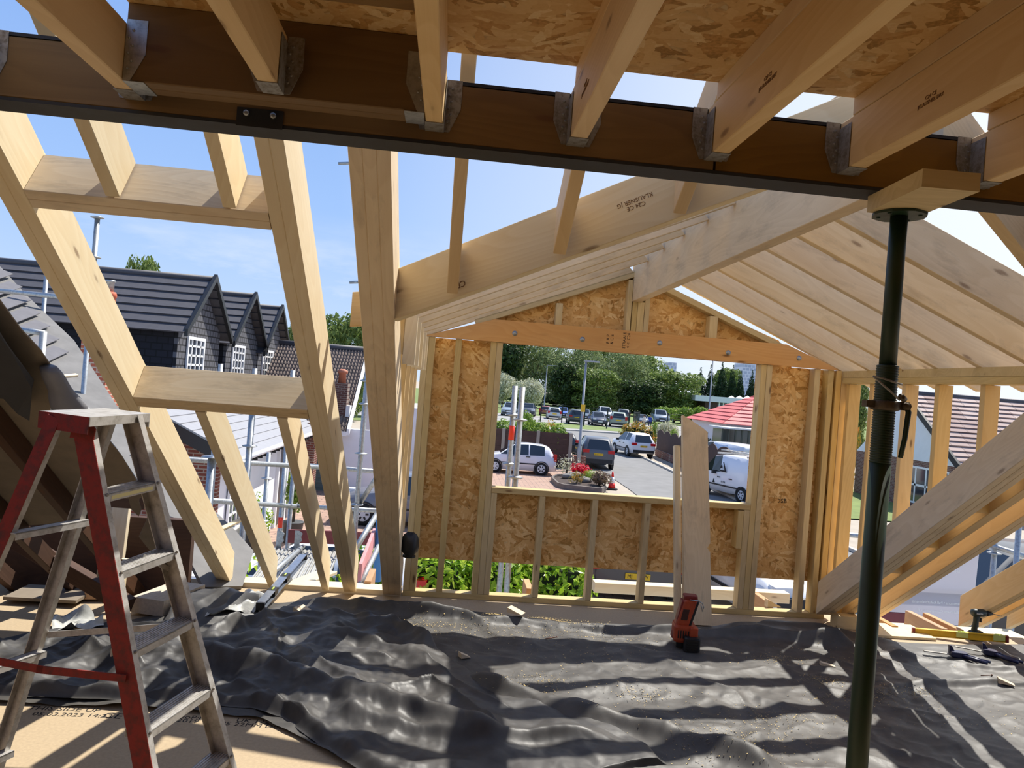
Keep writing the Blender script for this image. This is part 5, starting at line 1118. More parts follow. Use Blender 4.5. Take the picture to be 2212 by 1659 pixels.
for a, b in zip(fp, fp[1:]):
    d = (b - a).normalized(); L = (b - a).length; mt = M(((d.x, -d.y, 0, a.x), (d.y, d.x, 0, a.y), (0, 0, 1, GZ), (0, 0, 0, 1)))
    pr = [(0, .5)]; ns = max(2, int(L / 1.8))
    pr = [(0, .5), (L, .5)]
    for k in range(ns * 8, -1, -1): t = k / 8; pr.append((L * k / (ns * 8), 1.72 + .28 * abs(sin(pi * t)) ** .8))
    MB().prism(pr, -.02, .02, mt).build('scalloped_panel', WD, SF)
    MB().box((0, -.1, 0), (L, .1, .5), mt).build('brick_base', BRK, SF)
# steel mesh fence round the car park
MF = thing('mesh_fence', 'dark green mesh fence with posts between the verge and the car park', 'fence')
GRN = plain('dark_green_steel', (24, 40, 36), .5)
fpx = [(1010, 906), (1062, 907), (1115, 909), (1167, 911), (1213, 913), (1261, 920), (1310, 926), (1357, 930)]
P = [gp(*p) for p in fpx]
for p in P: MB().box((p.x - .07, p.y - .05, GZ), (p.x + .07, p.y + .05, GZ + 2.5)).build('post', GRN, MF)
for a, b in zip(P, P[1:]):
    m_ = MB()
    for k in range(7): m_.tube([a + V((0, 0, .2 + k * .36)), b + V((0, 0, .2 + k * .36))], .012, 4, False)
    m_.build('mesh_panel', GRN, MF)
g = gp(1373, 928); gt = thing('steel_gate', 'dark green steel gate standing open beside the two people', 'gate', (g.x, g.y, GZ), .9)
MB().box((-.9, -.04, 0), (-.8, .04, 2.4)).box((.8, -.04, 0), (.9, .04, 2.4)).box((-.8, -.03, 2.2), (.8, .03, 2.3)).box((-.8, -.03, .1), (.8, .03, .2)).build('gate_frame', GRN, gt)
m_ = MB()
for k in range(11): m_.box((-.74 + k * .14, -.015, .2), (-.70 + k * .14, .015, 2.2))
m_.build('bars', GRN, gt)
P2 = [gp(1440, 934), gp(1505, 934), gp(1512, 930), gp(1590, 930)]
MF2 = thing('mesh_fence', 'dark green mesh fence before the silver cars right of the gate', 'fence')
for p in P2: MB().box((p.x - .07, p.y - .05, GZ), (p.x + .07, p.y + .05, GZ + 2.5)).build('post', GRN, MF2)
for a, b in zip(P2, P2[1:]):
    m_ = MB()
    for k in range(7): m_.tube([a + V((0, 0, .2 + k * .36)), b + V((0, 0, .2 + k * .36))], .012, 4, False)
    m_.build('mesh_panel', GRN, MF2)
# ---- lamps
LMP = plain('lamp_grey', (158, 160, 162), .5, metal=.3)
def lamp(px, py, tx, ty, label, Y=None, arm=1.0):
    p = gp(px, py); zt_ = at(tx, ty, 1, p.y).z; o = thing('street_lamp', label, 'street lamp', (p.x, p.y, GZ), 0, None); h = zt_ - GZ; s = p.y / 41.
    MB().tube([(0, 0, 0), (0, 0, 1.2), (0, 0, 1.25), (0, 0, h)], [.11 * s ** .3, .11 * s ** .3, .08 * s ** .3, .06 * s ** .3], 10).build('column', LMP, o)
    MB().loft([[V((x, y * w_, h + z)) for y, z in ((-1, -.03), (1, -.03), (1, .05), (-1, .05))] for x, w_ in ((-.1, .08), (.1, .14), (arm * .8, .16), (arm, .05))]).build('lamp_head', LMP, o)
    return o
L1 = lamp(1248, 1015, 1262, 780, 'near grey street lamp standing beside the dark grey estate car', arm=.75)
MB().box((-.12, -.13, 3.2), (.12, -.1, 3.6)).build('yellow_sign', YEL, L1)
lamp(1174, 893, 1184, 789, 'distant street lamp left of the near one', arm=2.0)
lamp(1528, 935, 1538, 740, 'tall street lamp behind the leaning plank', arm=1.2)
# ---- cone, flower bed
CO = thing('traffic_cone', 'red and white traffic cone standing on the pavement edge', 'cone', gp(1321, 1056)); CR = plain('cone_red', (232, 44, 34), .5)
s = 1.06
MB().box((-.23, -.23, 0), (.23, .23, .04)).build('base', BLACKP, CO)
MB().lathe([(.17, .04), (.125, .27)], 16).build('lower_band', CR, CO); MB().lathe([(.125, .27), (.07, .55)], 16).build('white_band', WHITE, CO); MB().lathe([(.07, .55), (.03, .78)], 16).build('upper_band', CR, CO)
bed = [gp(*p) for p in [(1190, 1040), (1203, 1053), (1217, 1057), (1300, 1066), (1309, 1061), (1303, 1046), (1275, 1036), (1230, 1032), (1200, 1034)]]
FB = thing('flower_bed', 'raised flower bed of dark soil edged in stone, on the driveway', 'flower bed')
n = len(bed); c_ = sum(bed, V()) / n; m_ = MB()
for a, b in zip(bed, bed[1:] + bed[:1]):
    i0, i1 = a.lerp(c_, .07), b.lerp(c_, .07); z = V((0, 0, .22)); m_.loft([[a, i0, i0 + z, a + z], [b, i1, i1 + z, b + z]])
m_.build('edging', plain('edging_stone', (112, 104, 98), .9, var=.15), FB)
m_ = MB(); ins = [p.lerp(c_, .06) + V((0, 0, .15)) for p in bed]; m_.add(ins + [c_ + V((0, 0, .3))], [(i, (i + 1) % n, n) for i in range(n)]); m_.build('soil', plain('dark_soil', (72, 60, 54), 1., var=.3, scale=6, bump=.6), FB)
for px, py in ((1228, 1044), (1238, 1040), (1262, 1052), (1250, 1036)):
    p = gp(px, py); r_ = random.Random(px); m_ = MB(); m_.lathe([(.05, .2), (.3, .24), (.32, .36), (.2, .44), (.03, .46)], 7, c=(p.x, p.y, GZ)); m_.v = [(x + r_.uniform(-.06, .06), y + r_.uniform(-.06, .06), z + r_.uniform(-.03, .03)) for x, y, z in m_.v]; o = m_.build('rock', plain('rock', (120, 116, 112), .9, var=.2)); tag(o, 'grey rock in the flower bed, %s' % {1228: 'front left one', 1238: 'middle one', 1262: 'front right one', 1250: 'back one'}[px], 'rock')
LR = leafmat('red_blossom', (170, 16, 40), (220, 30, 60), (240, 80, 100)); LH = leafmat('heather', (96, 84, 70), (130, 112, 88), (150, 120, 110)); LT = leafmat('tuft', (110, 140, 40), (150, 176, 60))
proto('redbush', 'bush', .9, 1.4, 700, .07, LR, 31); proto('heather', 'bush', .8, 1.2, 900, .06, LH, 32); proto('tuft', 'bush', .7, 1.1, 900, .07, LT, 33, lw=.12); proto('pale', 'bush', 1.2, 1.2, 260, .05, LP, 34); proto('gold2', 'bush', .8, .8, 400, .05, LO_, 35)
for key, px, py, h, w_, lab in (('redbush', 1252, 1036, .7, 1.4, 'bush covered in crimson flowers in the flower bed'), ('tuft', 1278, 1046, .55, 1.1, 'light green grassy tuft in the flower bed'), ('heather', 1293, 1058, .75, 1.2, 'brown heather clump at the right of the flower bed'), ('pale', 1222, 1036, 1.1, 1.2, 'sparse pale flowered shrub at the left of the flower bed'), ('gold2', 1245, 1054, .6, .7, 'small yellowish plant at the front of the flower bed')):
    plant(key, gp(px, py) + V((0, 0, .18)), h, w_, .5, 'garden_plant', lab, 'plant')

# ================================================================ cars
TYRE = plain('tyre', (26, 26, 28), .8); HUB = plain('alloy_hub', (206, 208, 212), .4); CGL = plain('car_glass', (30, 36, 42), .06, spec=.9); RLT = plain('red_lamp', (190, 20, 26), .25); FLT = plain('head_lamp', (226, 230, 236), .15); PLY = plain('yellow_plate', (236, 190, 30), .5); TRIM = plain('dark_trim', (32, 33, 36), .55)
PAINT = {}
def paint(rgb):
    if rgb not in PAINT: PAINT[rgb] = plain('car_paint_%d' % len(PAINT), rgb, .28, coat=.6)
    return PAINT[rgb]
ST = {  # stations from the tail: x, bottom, belt, roof, roof half-width (of W/2), side glass to next, top glass to next
 'hatch': [(0, .34, .70, .70, .86, 0, 0), (.012, .24, .86, .86, .9, 0, 1), (.10, .20, .95, 1.36, .66, 0, 0), (.16, .20, .95, 1.43, .70, 1, 0), (.36, .20, .93, 1.47, .72, 0, 0), (.375, .20, .93, 1.47, .72, 1, 0), (.55, .20, .92, 1.44, .70, 1, 1), (.74, .20, .92, .95, .80, 0, 0), (.90, .20, .82, .82, .84, 0, 0), (.98, .24, .66, .66, .8, 0, 0), (1., .34, .56, .56, .72, 0, 0)],
 'suv': [(0, .42, .80, .80, .88, 0, 0), (.012, .32, 1.0, 1.0, .92, 0, 1), (.085, .28, 1.10, 1.52, .66, 0, 0), (.14, .28, 1.10, 1.60, .70, 1, 0), (.33, .28, 1.07, 1.64, .72, 0, 0), (.345, .28, 1.07, 1.64, .72, 1, 0), (.53, .28, 1.06, 1.60, .71, 1, 1), (.70, .28, 1.05, 1.08, .82, 0, 0), (.92, .28, .96, .96, .86, 0, 0), (.985, .32, .78, .78, .82, 0, 0), (1., .42, .66, .66, .74, 0, 0)],
 'van': [(0, .40, .9, 1.6, .80, 0, 0), (.01, .30, 1.1, 1.78, .84, 0, 0), (.30, .28, 1.12, 1.84, .84, 0, 0), (.55, .28, 1.12, 1.84, .84, 0, 0), (.565, .28, 1.08, 1.83, .84, 1, 0), (.70, .28, 1.06, 1.76, .80, 1, 1), (.85, .28, 1.04, 1.10, .84, 0, 0), (.95, .28, .92, .92, .84, 0, 0), (.99, .32, .7, .7, .8, 0, 0), (1., .42, .6, .6, .74, 0, 0)],
}
def car(name, style, L, W, Hh, rgb, pos, head, label, detail=1, group=None, plate=None, face=None, cat='car'):
    """car standing at pos (middle of its footprint), nose towards the angle head"""
    o = thing(name, label, cat, pos, head, group); st = ST[style]; hs = Hh / max(s_[3] for s_ in st); w2 = W / 2
    body, glass = MB(), MB(); R = []
    for s_ in st:
        x, zb, zl, zr_, wr = (s_[0] - .5) * L, s_[1] * hs * .95, s_[2] * hs, s_[3] * hs, s_[4] * w2
        tp = w2 * (.90 if s_[0] in (0, 1.) else .97 if s_[0] < .02 or s_[0] > .97 else 1.)
        if zr_ <= zl + .01: wr = tp * .84; zr_ = zl + .02
        R.append([V((x, -tp * .95, zb)), V((x, -tp, (zb + zl) * .5)), V((x, -tp * .96, zl)), V((x, -wr, zr_ - .03)), V((x, -wr * .86, zr_)), V((x, wr * .86, zr_)), V((x, wr, zr_ - .03)), V((x, tp * .96, zl)), V((x, tp, (zb + zl) * .5)), V((x, tp * .95, zb))])
    n = 10; vs = [p for r_ in R for p in r_]
    for i in range(len(R) - 1):
        for j in range(n):
            k = (j + 1) % n; f = (i * n + j, i * n + k, (i + 1) * n + k, (i + 1) * n + j)
            isg = (j in (2, 6) and st[i][5]) or (j == 4 and st[i][6]) 
            (glass if isg else body).f.append(list(f)); (glass if isg else body).m.append(0); (glass if isg else body).sm.append(True if not isg else False)
    for e in ((tuple(range(n))), tuple((len(R) - 1) * n + j for j in range(n))): body.f.append(list(e)); body.m.append(0); body.sm.append(False)
    body.v = [tuple(p) for p in vs]; glass.v = [tuple(p * 1.0) for p in vs]
    bo = body.build('body', paint(rgb), o); glass.build('windows', CGL, o)
    rw = .325 * (1.1 if style == 'suv' else 1.)
    for sx in (-.305, .31):
        for sy in (-1, 1):
            mt = M.Translation((sx * L, sy * (w2 - .10), rw)) @ M.Rotation(pi / 2, 4, 'X')
            wl = MB().lathe([(rw * .62, -.11), (rw * .96, -.105), (rw, -.07), (rw, .07), (rw * .96, .105), (rw * .62, .11)], 18, mt=mt, caps=False).build('wheel', TYRE, o)
            hb = MB(); zf = -.112 if sy > 0 else .112
            hb.lathe([(.05, zf * 1.05), (rw * .60, zf * .98), (rw * .66, zf * .92), (rw * .6, zf * .5)], 14, mt=mt) 
            hb.build('hub', HUB, wl)
            if detail:
                for q in range(6):
                    a_ = q * pi / 3; MB().box((rw * .24, -.028, min(zf, zf * .9) if zf < 0 else zf * .9), (rw * .52, .028, zf * 1.045 if zf > 0 else zf * .9 + 0), mt @ M.Rotation(a_, 4, 'Z')).build('hub_slot', TRIM, wl) if zf > 0 else MB().box((rw * .24, -.028, zf * 1.045), (rw * .52, .028, zf * .9), mt @ M.Rotation(a_, 4, 'Z')).build('hub_slot', TRIM, wl)
            if detail:
                MB().lathe([(rw * 1.16, -.04), (rw * 1.16, .118), (rw * 1.02, .12), (rw * 1.02, -.04)], 18, mt=M.Translation((sx * L, sy * (w2 - .10), rw * 1.0)) @ M.Rotation(-pi / 2 * sy, 4, 'X'), caps=False).build('wheel_arch', TRIM, o)
    xt, xn = -.5 * L, .5 * L; zb = st[1][2] * hs
    for sy in (-1, 1):
        MB().box((xt - .012, sy * w2 * (.70 if style == 'hatch' else .56), zb * .84), (xt + .14, sy * w2 * .955, zb * (1.22 if style == 'hatch' else 1.0))).build('tail_lamp', RLT, o) if style != 'van' else MB().box((xt - .02, sy * w2 * .84, zb * .66), (xt + .10, sy * w2 * .985, zb * 1.22)).build('tail_lamp', RLT, o)
        MB().box((xn - .30, sy * w2 * .50, st[-3][2] * hs * .80), (xn - .04, sy * w2 * .90, st[-3][2] * hs * .99)).build('head_lamp', FLT, o)
        MB().box((.10 * L + .1, sy * w2 * .98, .98 * hs * 1.0), (.10 * L + .22, sy * (w2 + .16), 1.12 * hs)).build('mirror', TRIM if detail else paint(rgb), o)
    MB().box((xt - .02, -w2 * .84, st[0][1] * hs * .8), (xt + .1, w2 * .84, st[0][1] * hs * 1.25)).build('rear_bumper', TRIM, o)
    MB().box((xn - .14, -w2 * .8, st[-1][1] * hs * .75), (xn + .015, w2 * .8, st[-1][1] * hs * 1.3)).box((xn - .12, -w2 * .42, st[-1][2] * hs * .86), (xn + .01, w2 * .42, st[-1][2] * hs * 1.12)).build('grille', TRIM, o)
    pz = zb * (.72 if style != 'van' else .5)
    PR_ = MB().box((xt - .03, -.26, pz), (xt - .01, .26, pz + .12)).build('number_plate', PLY, o); MB().box((xn + .01, -.26, .42), (xn + .03, .26, .53)).build('number_plate', WHITE, o)
    if plate: text(plate, .105, 'plate_lettering', INK, M.Translation((xt - .031, 0, pz + .06)) @ basis((0, -1, 0), (0, 0, 1), (0, 0, 0)), PR_, .002)
    if detail:
        for sy in (-1, 1):
            m_ = MB()
            for x in (-.12 * L, .07 * L): m_.box((x - .1, sy * w2 * .985, .84 * hs), (x + .1, sy * (w2 + .015), .88 * hs))
            m_.build('door_handle', TRIM, o)
            MB().box((-.27 * L, sy * w2 * .99, .50 * hs), (.27 * L, sy * (w2 + .012), .56 * hs)).build('rubbing_strip', TRIM, o)
    return o
def ang(px, Y): return 0
fp_ = gp(1130, 1026)
car('hatchback', 'hatch', 3.75, 1.68, 1.5, (214, 214, 222), (3.62, 37.9, GZ), pi, 'silver three-door hatchback parked side-on before the brown fence')
car('estate_car', 'suv', 4.4, 1.9, 1.78, (84, 86, 92), (8.75, 44.3, GZ), radians(86), 'dark grey estate car parked beyond the near street lamp', plate='MK70 NTX')
car('crossover', 'suv', 4.3, 1.84, 1.70, (232, 232, 236), (13.55, 54.3, GZ), radians(97), 'white crossover parked on the right of the road', plate='OE21 LVF')
car('hatchback', 'hatch', 4.0, 1.75, 1.5, (30, 30, 34), (7.75, 51.5, GZ), radians(95), 'black hatchback half hidden behind the end of the hedge')
vw0, vw1 = gp(1541, 1070), gp(1584, 1081); vd = (vw0 - vw1).normalized(); vc = (vw0 + vw1) / 2 + V((vd.y, -vd.x, 0)) * .82
v1 = car('van', 'van', 4.2, 1.85, 1.95, (236, 236, 238), vc, atan2(vd.y, vd.x), 'small white van with a ladder on its roof and a dark logo', cat='van')
lm = MB()
for y in (-.35, .0): lm.tube([(-2.0, y - .1, 2.06), (1.5, y - .1, 2.06)], .035, 6)
for k in range(12): lm.tube([(-1.9 + k * .3, -.45, 2.06), (-1.9 + k * .3, -.1, 2.06)], .02, 5)
lm.box((-1.4, -.8, 1.94), (-1.34, .8, 2.02)).box((.6, -.8, 1.94), (.66, .8, 2.02)).build('roof_ladder', ALU, v1)
m_ = MB(); yl = .936
m_.prism([(-.2, 1.18), (.0, 1.62), (.03, 1.6), (-.1, 1.25), (.22, 1.25), (.2, 1.18)], yl - .02, yl + .012).prism([(.08, 1.36), (.24, 1.3), (.12, 1.5)], yl - .02, yl + .012).prism([(.55, .62), (.62, .8), (.69, .62)], yl - .02, yl + .012)
m_.build('side_logo', INK, v1)
text('01706', .12, 'side_lettering', INK, basis((-1, 0, 0), (0, 0, 1), (-.05, yl + .008, .72)), v1, .002)
car('van', 'van', 5.0, 1.98, 2.05, (238, 238, 240), (16.3, 42.6, GZ), radians(105), 'larger white van parked behind the van with the ladder', plate='DL17 DFW', cat='van')
v2 = car('van', 'van', 4.1, 1.92, 1.72, (58, 60, 68), (at(1332, 1260, 1, 17.3).x, 17.3, GZ), radians(88), 'dark grey van with yellow number plate under the gable window', cat='van', plate='MJ      FW')
MB().lathe([(.105, 0), (.105, .01)], 20, mt=M.Translation((-2.075, -.52, .92)) @ M.Rotation(-pi / 2, 4, 'Y') @ M.Scale(.5, 4, (1, 0, 0))).build('oval_badge', plain('badge_blue', (60, 70, 90), .4, metal=.3), v2)
text('Ford', .07, 'badge_lettering', WHITE, M.Translation((-2.088, -.52, .92)) @ basis((0, -1, 0), (0, 0, 1), (0, 0, 0)), v2, .001)
v3 = car('pickup', 'suv', 4.6, 1.95, 1.72, (226, 226, 228), (at(1632, 1270, 1, 15.6).x, 15.6, GZ), radians(-84), 'white car with black front facing the gable wall, low right', cat='car')
MB().box((2.2, -.85, .30), (2.36, .85, .82)).build('black_bumper', TRIM, v3); text('FORD', .12, 'bonnet_lettering', WHITE, M.Translation((2.362, .62, .62)) @ basis((0, 1, 0), (0, 0, 1), (0, 0, 0)), v3, .002)
car('hatchback', 'hatch', 4.1, 1.76, 1.5, (112, 116, 126), (at(822, 1080, 1, 22.5).x + .9, 22.5, GZ), radians(178), 'grey car with alloy wheels before the garage, behind the triple rafter')
car('hatchback', 'hatch', 4.0, 1.76, 1.45, (238, 240, 244), (at(726, 1130, 1, 13.2).x - .3, 13.2, GZ), radians(175), 'white car roof just beyond the scaffold platform')
car('van', 'van', 5.0, 1.95, 2.1, (40, 42, 48), (at(2190, 1180, 1, 13.).x + .4, 13., GZ), radians(180), 'dark van behind the poles at the right edge', cat='van')
# parked cars beyond the mesh fence
PK_ = [(1104, 899, 36, 'hatch', (150, 164, 176), 1, 'silver blue car at the far left of the car park'), (1143, 899, 34, 'hatch', (56, 64, 78), 1, 'dark blue car behind the right pole of the pair'), (1181, 898, 26, 'hatch', (150, 50, 50), 0, 'small red car beside the distant lamp post'), (1199, 906, 32, 'hatch', (206, 210, 208), 0, 'white hatchback parked behind the yellow-green bush'), (1219, 903, 28, 'hatch', (38, 92, 190), 1, 'bright blue car in the car park'), (1246, 917, 36, 'suv', (74, 80, 84), 0, 'dark grey car parked just left of the near lamp post'), (1266, 909, 30, 'hatch', (66, 88, 110), 1, 'slate blue car behind the near lamp post'), (1296, 920, 36, 'hatch', (50, 58, 82), 1, 'navy car parked right of the near lamp post'), (1310, 910, 34, 'suv', (196, 200, 204), 1, 'silver car behind the navy one'), (1341, 923, 40, 'hatch', (150, 164, 150), 0, 'pale green hatchback nearest the steel gate'), (1350, 908, 30, 'hatch', (84, 90, 94), 0, 'grey car behind the pale green hatchback'),
       (1393, 917, 26, 'hatch', (90, 104, 122), 1, 'blue grey car behind the two people'), (1431, 917, 35, 'suv', (120, 134, 146), 1, 'steel blue estate car in the middle of the car park'), (1470, 915, 34, 'suv', (132, 34, 42), 0, 'dark red car behind the scalloped fence'), (1508, 918, 32, 'hatch', (190, 202, 214), 1, 'silver car behind the mesh fence beside the plank'), (1548, 924, 40, 'suv', (128, 140, 146), 1, 'grey pickup right of the leaning plank'), (1560, 934, 36, 'hatch', (222, 224, 226), 1, 'white car roof low behind the dark hedge')]
for px, py, wp, stl, rgb, fr_, lab in PK_:
    p = gp(px, py); W_ = 1.78; s = wp / (1.78 * F / p.y) * .98
    o = car('parked_car', stl, 4.1, 1.78, 1.48 if stl == 'hatch' else 1.66, rgb, (p.x, p.y + 1.9, GZ), radians(-97 if fr_ else 83) + rnd.uniform(-.08, .08), lab, 0, 'cars in the car park'); o.scale = (s, s, s)
# ---- school, bungalow, tower blocks, right house
SCH = thing('school', 'long low flat-roofed school building with white skylights', 'building')
def X(px, Y): return at(px, 860, 1, Y).x
sy = 165.
MB().box((X(1524, sy), sy, GZ), (X(1551, sy), sy + 12, at(1540, 862, 1, sy).z)).build('brick_block', brick('school_brick', (84, 58, 50), (72, 50, 44), (90, 74, 66)), SCH)
MB().box((X(1551, sy), sy, GZ), (X(1720, sy), sy + 12, at(1600, 872, 1, sy).z)).build('glazed_wing', plain('school_glazing', (70, 84, 92), .2), SCH)
MB().box((X(1500, sy), sy - .6, at(1600, 873, 1, sy).z), (X(1720, sy), sy + 12.4, at(1600, 861, 1, sy).z)).build('white_fascia', WRN, SCH)
m_ = MB()
for k in range(14): m_.box((X(1553 + k * 9, sy), sy - .2, GZ), (X(1553 + k * 9, sy) + .25, sy, at(1600, 873, 1, sy).z))
m_.build('mullions', PVC, SCH)
for k in range(5):
    c = at(1580 + k * 17, 862, 1, sy + 4); MB().loft([[c + V((a, b, 0)) for a, b in ((-.9, -1), (.9, -1), (.9, 1), (-.9, 1))], [c + V((a, b, .75)) for a, b in ((-.05, -.1), (.05, -.1), (.05, .1), (-.05, .1))]]).build('skylight', PVC, SCH)
for px0, px1, top, lab, Y in ((1598, 1680, 783, 'distant grey tower block above the conifers', 620.), (1441, 1456, 782, 'distant slim tower block left of the gap of sky', 640.)):
    o = MB().box((X(px0, Y), Y, GZ), (X(px1, Y), Y + 18, at(px0, top, 1, Y).z)).build('tower_block', brick('tower_panels', (150, 168, 190), (166, 182, 200), (196, 208, 220), 'xz', 1, 3.2, 2.8, .35)); tag(o, lab, 'building')
RB_ = thing('red_roofed_bungalow', 'bungalow with a red hipped roof behind the white vans', 'house')
ry = 51.
RD = plain('red_roof_tile', (196, 92, 92), .7, var=.1, scale=2)
e0 = at(1562, 916, 1, ry); e1 = V((e0.x + 9, ry, e0.z)); a0 = at(1645, 852, 1, ry + 4.2); a1 = V((a0.x + 6, ry + 4.2, a0.z)); back = V((e0.x, ry + 8.4, e0.z))
tiles(a0, a1, e1, e0, 9, .05, lift=.06).build('tiled_roof', RD, RB_); tiles(a0, a0 + V((.01, 0, 0)), back, e0, 9, .05).build('hip_end', RD, RB_) if False else None
tiles(a0, a0 + V((0, .01, 0)), back, e0, 9, .05, lift=.06).build('hip_end', RD, RB_)
MB().box((e0.x + .4, ry + .4, GZ), (e0.x + 9, ry + 8, e0.z)).build('walls', WRN, RB_)
CV = thing('conservatory', 'dark glazed conservatory with a pale roof under the red tiles', 'conservatory')
cy = 49.; cz = at(1590, 926, 1, cy).z; x0, x1 = X(1566, cy), X(1680, cy)
MB().box((x0, cy, GZ + .5), (x1, cy + 1.8, cz - .1)).build('glazing', plain('conservatory_glass', (52, 62, 62), .1, spec=.8), CV)
m_ = MB()
for k in range(9): xx = x0 + k * (x1 - x0) / 8; m_.box((xx - .05, cy - .04, GZ + .4), (xx + .05, cy, cz))
m_.box((x0 - .05, cy - .05, GZ), (x1, cy, GZ + .55)).build('frames', plain('green_frame', (60, 70, 66), .5), CV)
MB().prism([(x0 - .2, 0), (x1, 0), (x1, .1), (x0 - .2, .1)], cy - .3, cy + 2.2, M.Translation((0, 0, cz - .05))).build('roof', plain('pale_roof', (206, 212, 216), .4), CV)
hedge((X(1500, 58.), 58.), (X(1562, 54.), 54.), 1.6, GZ, -.6, 1800, .14, LD_, 'dark hedge between the leaning plank and the conservatory', seed=7)
hedge((X(1368, 62.), 62.), (X(1400, 60.), 60.), 1.6, GZ, -.55, 1600, .13, LO_, 'reddish mixed hedge behind the white crossover', seed=8)
tree('gold', 1412, 66, 930, 34, 'shrub', 'orange flowering shrub at the end of the scalloped fence', 'shrub', None); tree('shrub', 1424, 66, 908, 34, 'shrub', 'green shrub above the start of the scalloped fence', 'shrub', None); tree('blossom', 1450, 64, 908, 46, 'shrub', 'pale flowering shrub over the scalloped fence', 'shrub', None); tree('gold', 1500, 62, 910, 30, 'shrub', 'yellow shrub just right of the plank top', 'shrub', None); tree('shrub', 1462, 60, 922, 36, 'shrub', 'light green shrub leaning over the scalloped fence', 'shrub', None); tree('shrub', 1590, 47, 970, 26, 'shrub', 'small shrub before the conservatory', 'shrub', None)
tag(MB().box((X(1596, 44.), 44., GZ), (X(1601, 44.), 44.2, at(1598, 972, 1, 44.).z)).build('concrete_post', CNC), 'pale concrete post before the conservatory', 'post')
tag(MB().box((X(1602, 44.), 44.05, GZ), (X(1660, 44.), 44.12, at(1610, 978, 1, 44.).z)).build('fence_panel', plain('grey_fence', (84, 84, 86), .8)), 'grey fence panel right of the pale concrete post', 'fence')
# house on the right with white gable and pinkish tiles
RH = thing('gabled_house', 'house with white gable wall and brownish pink tiles, seen through the right studs', 'house')
gx = 22.3
A_ = at(1962, 851, 0, gx); Ff = at(2078, 1010, 0, gx); bk_y = A_.y + (A_.y - Ff.y)
zr_, ze_ = A_.z, Ff.z
tiles(V((gx - .1, A_.y, zr_)), V((gx + 12, A_.y, zr_)), V((gx + 12, Ff.y, ze_)), V((gx - .1, Ff.y, ze_)), 15, .04, lift=.07).build('tiled_roof', brick('pink_brown_tile', (184, 162, 152), (150, 124, 116), (120, 98, 92), 'xz', 1, .9, .6, .02), RH)
m_ = MB(); m_.loft([[V((gx - .22, Ff.y - .1, ze_ - .2)), V((gx - .1, Ff.y - .1, ze_ - .2)), V((gx - .1, Ff.y - .1, ze_ + .12)), V((gx - .22, Ff.y - .1, ze_ + .12))], [V((gx - .22, A_.y, zr_ - .2)), V((gx - .1, A_.y, zr_ - .2)), V((gx - .1, A_.y, zr_ + .12)), V((gx - .22, A_.y, zr_ + .12))]]); m_.build('verge', BLKF, RH)
MB().tube([(gx - .2, A_.y, zr_ + .06), (gx + 12, A_.y, zr_ + .06)], .12, 8).build('ridge_tiles', BLKT, RH)
bz = at(2000, 998, 0, gx).z
g_ = [(Ff.y, bz), (Ff.y, ze_), (A_.y, zr_ - .1), (bk_y, ze_), (bk_y, bz)]
MB().add([V((gx, y, z)) for y, z in g_] + [V((gx + .3, y, z)) for y, z in g_], [(0, 1, 2, 3, 4), (9, 8, 7, 6, 5)] + [(i, (i + 1) % 5, 5 + (i + 1) % 5, 5 + i) for i in range(5)]).build('white_gable', WRN, RH)
MB().box((gx, Ff.y, GZ), (gx + .3, bk_y, bz)).build('brick_base', brick('brown_brick', (122, 80, 68), (104, 68, 58), (150, 132, 120), 'yz'), RH)
def gq(px, py): return at(px, py, 0, gx)
w0, w1 = gq(1952, 1090), gq(2048, 1060); wt = gq(1955, 1000)
window(None, (gx - .03, w1.y, w0.z + .2), (0, 1, 0), (0, 0, 1), w0.y - w1.y, wt.z - w0.z - .25, 4, 2, .09, .05, par=RH)
window(None, (gx - .03, gq(2068, 1050).y - 1.6, w0.z + .2), (0, 1, 0), (0, 0, 1), 1.4, wt.z - w0.z - .25, 2, 2, .09, .05, par=RH)
RF_ = thing('side_fence', 'dark fence with pale post left of the gabled house', 'fence')
fy = 40.
MB().box((X(1800, fy), fy, GZ), (X(1838, fy), fy + .08, at(1820, 990, 1, fy).z)).build('fence_panel', plain('dark_grey_fence', (58, 54, 56), .8), RF_); MB().box((X(1836, fy), fy - .05, GZ), (X(1840, fy), fy + .12, at(1838, 985, 1, fy).z)).build('post', CNC, RF_)
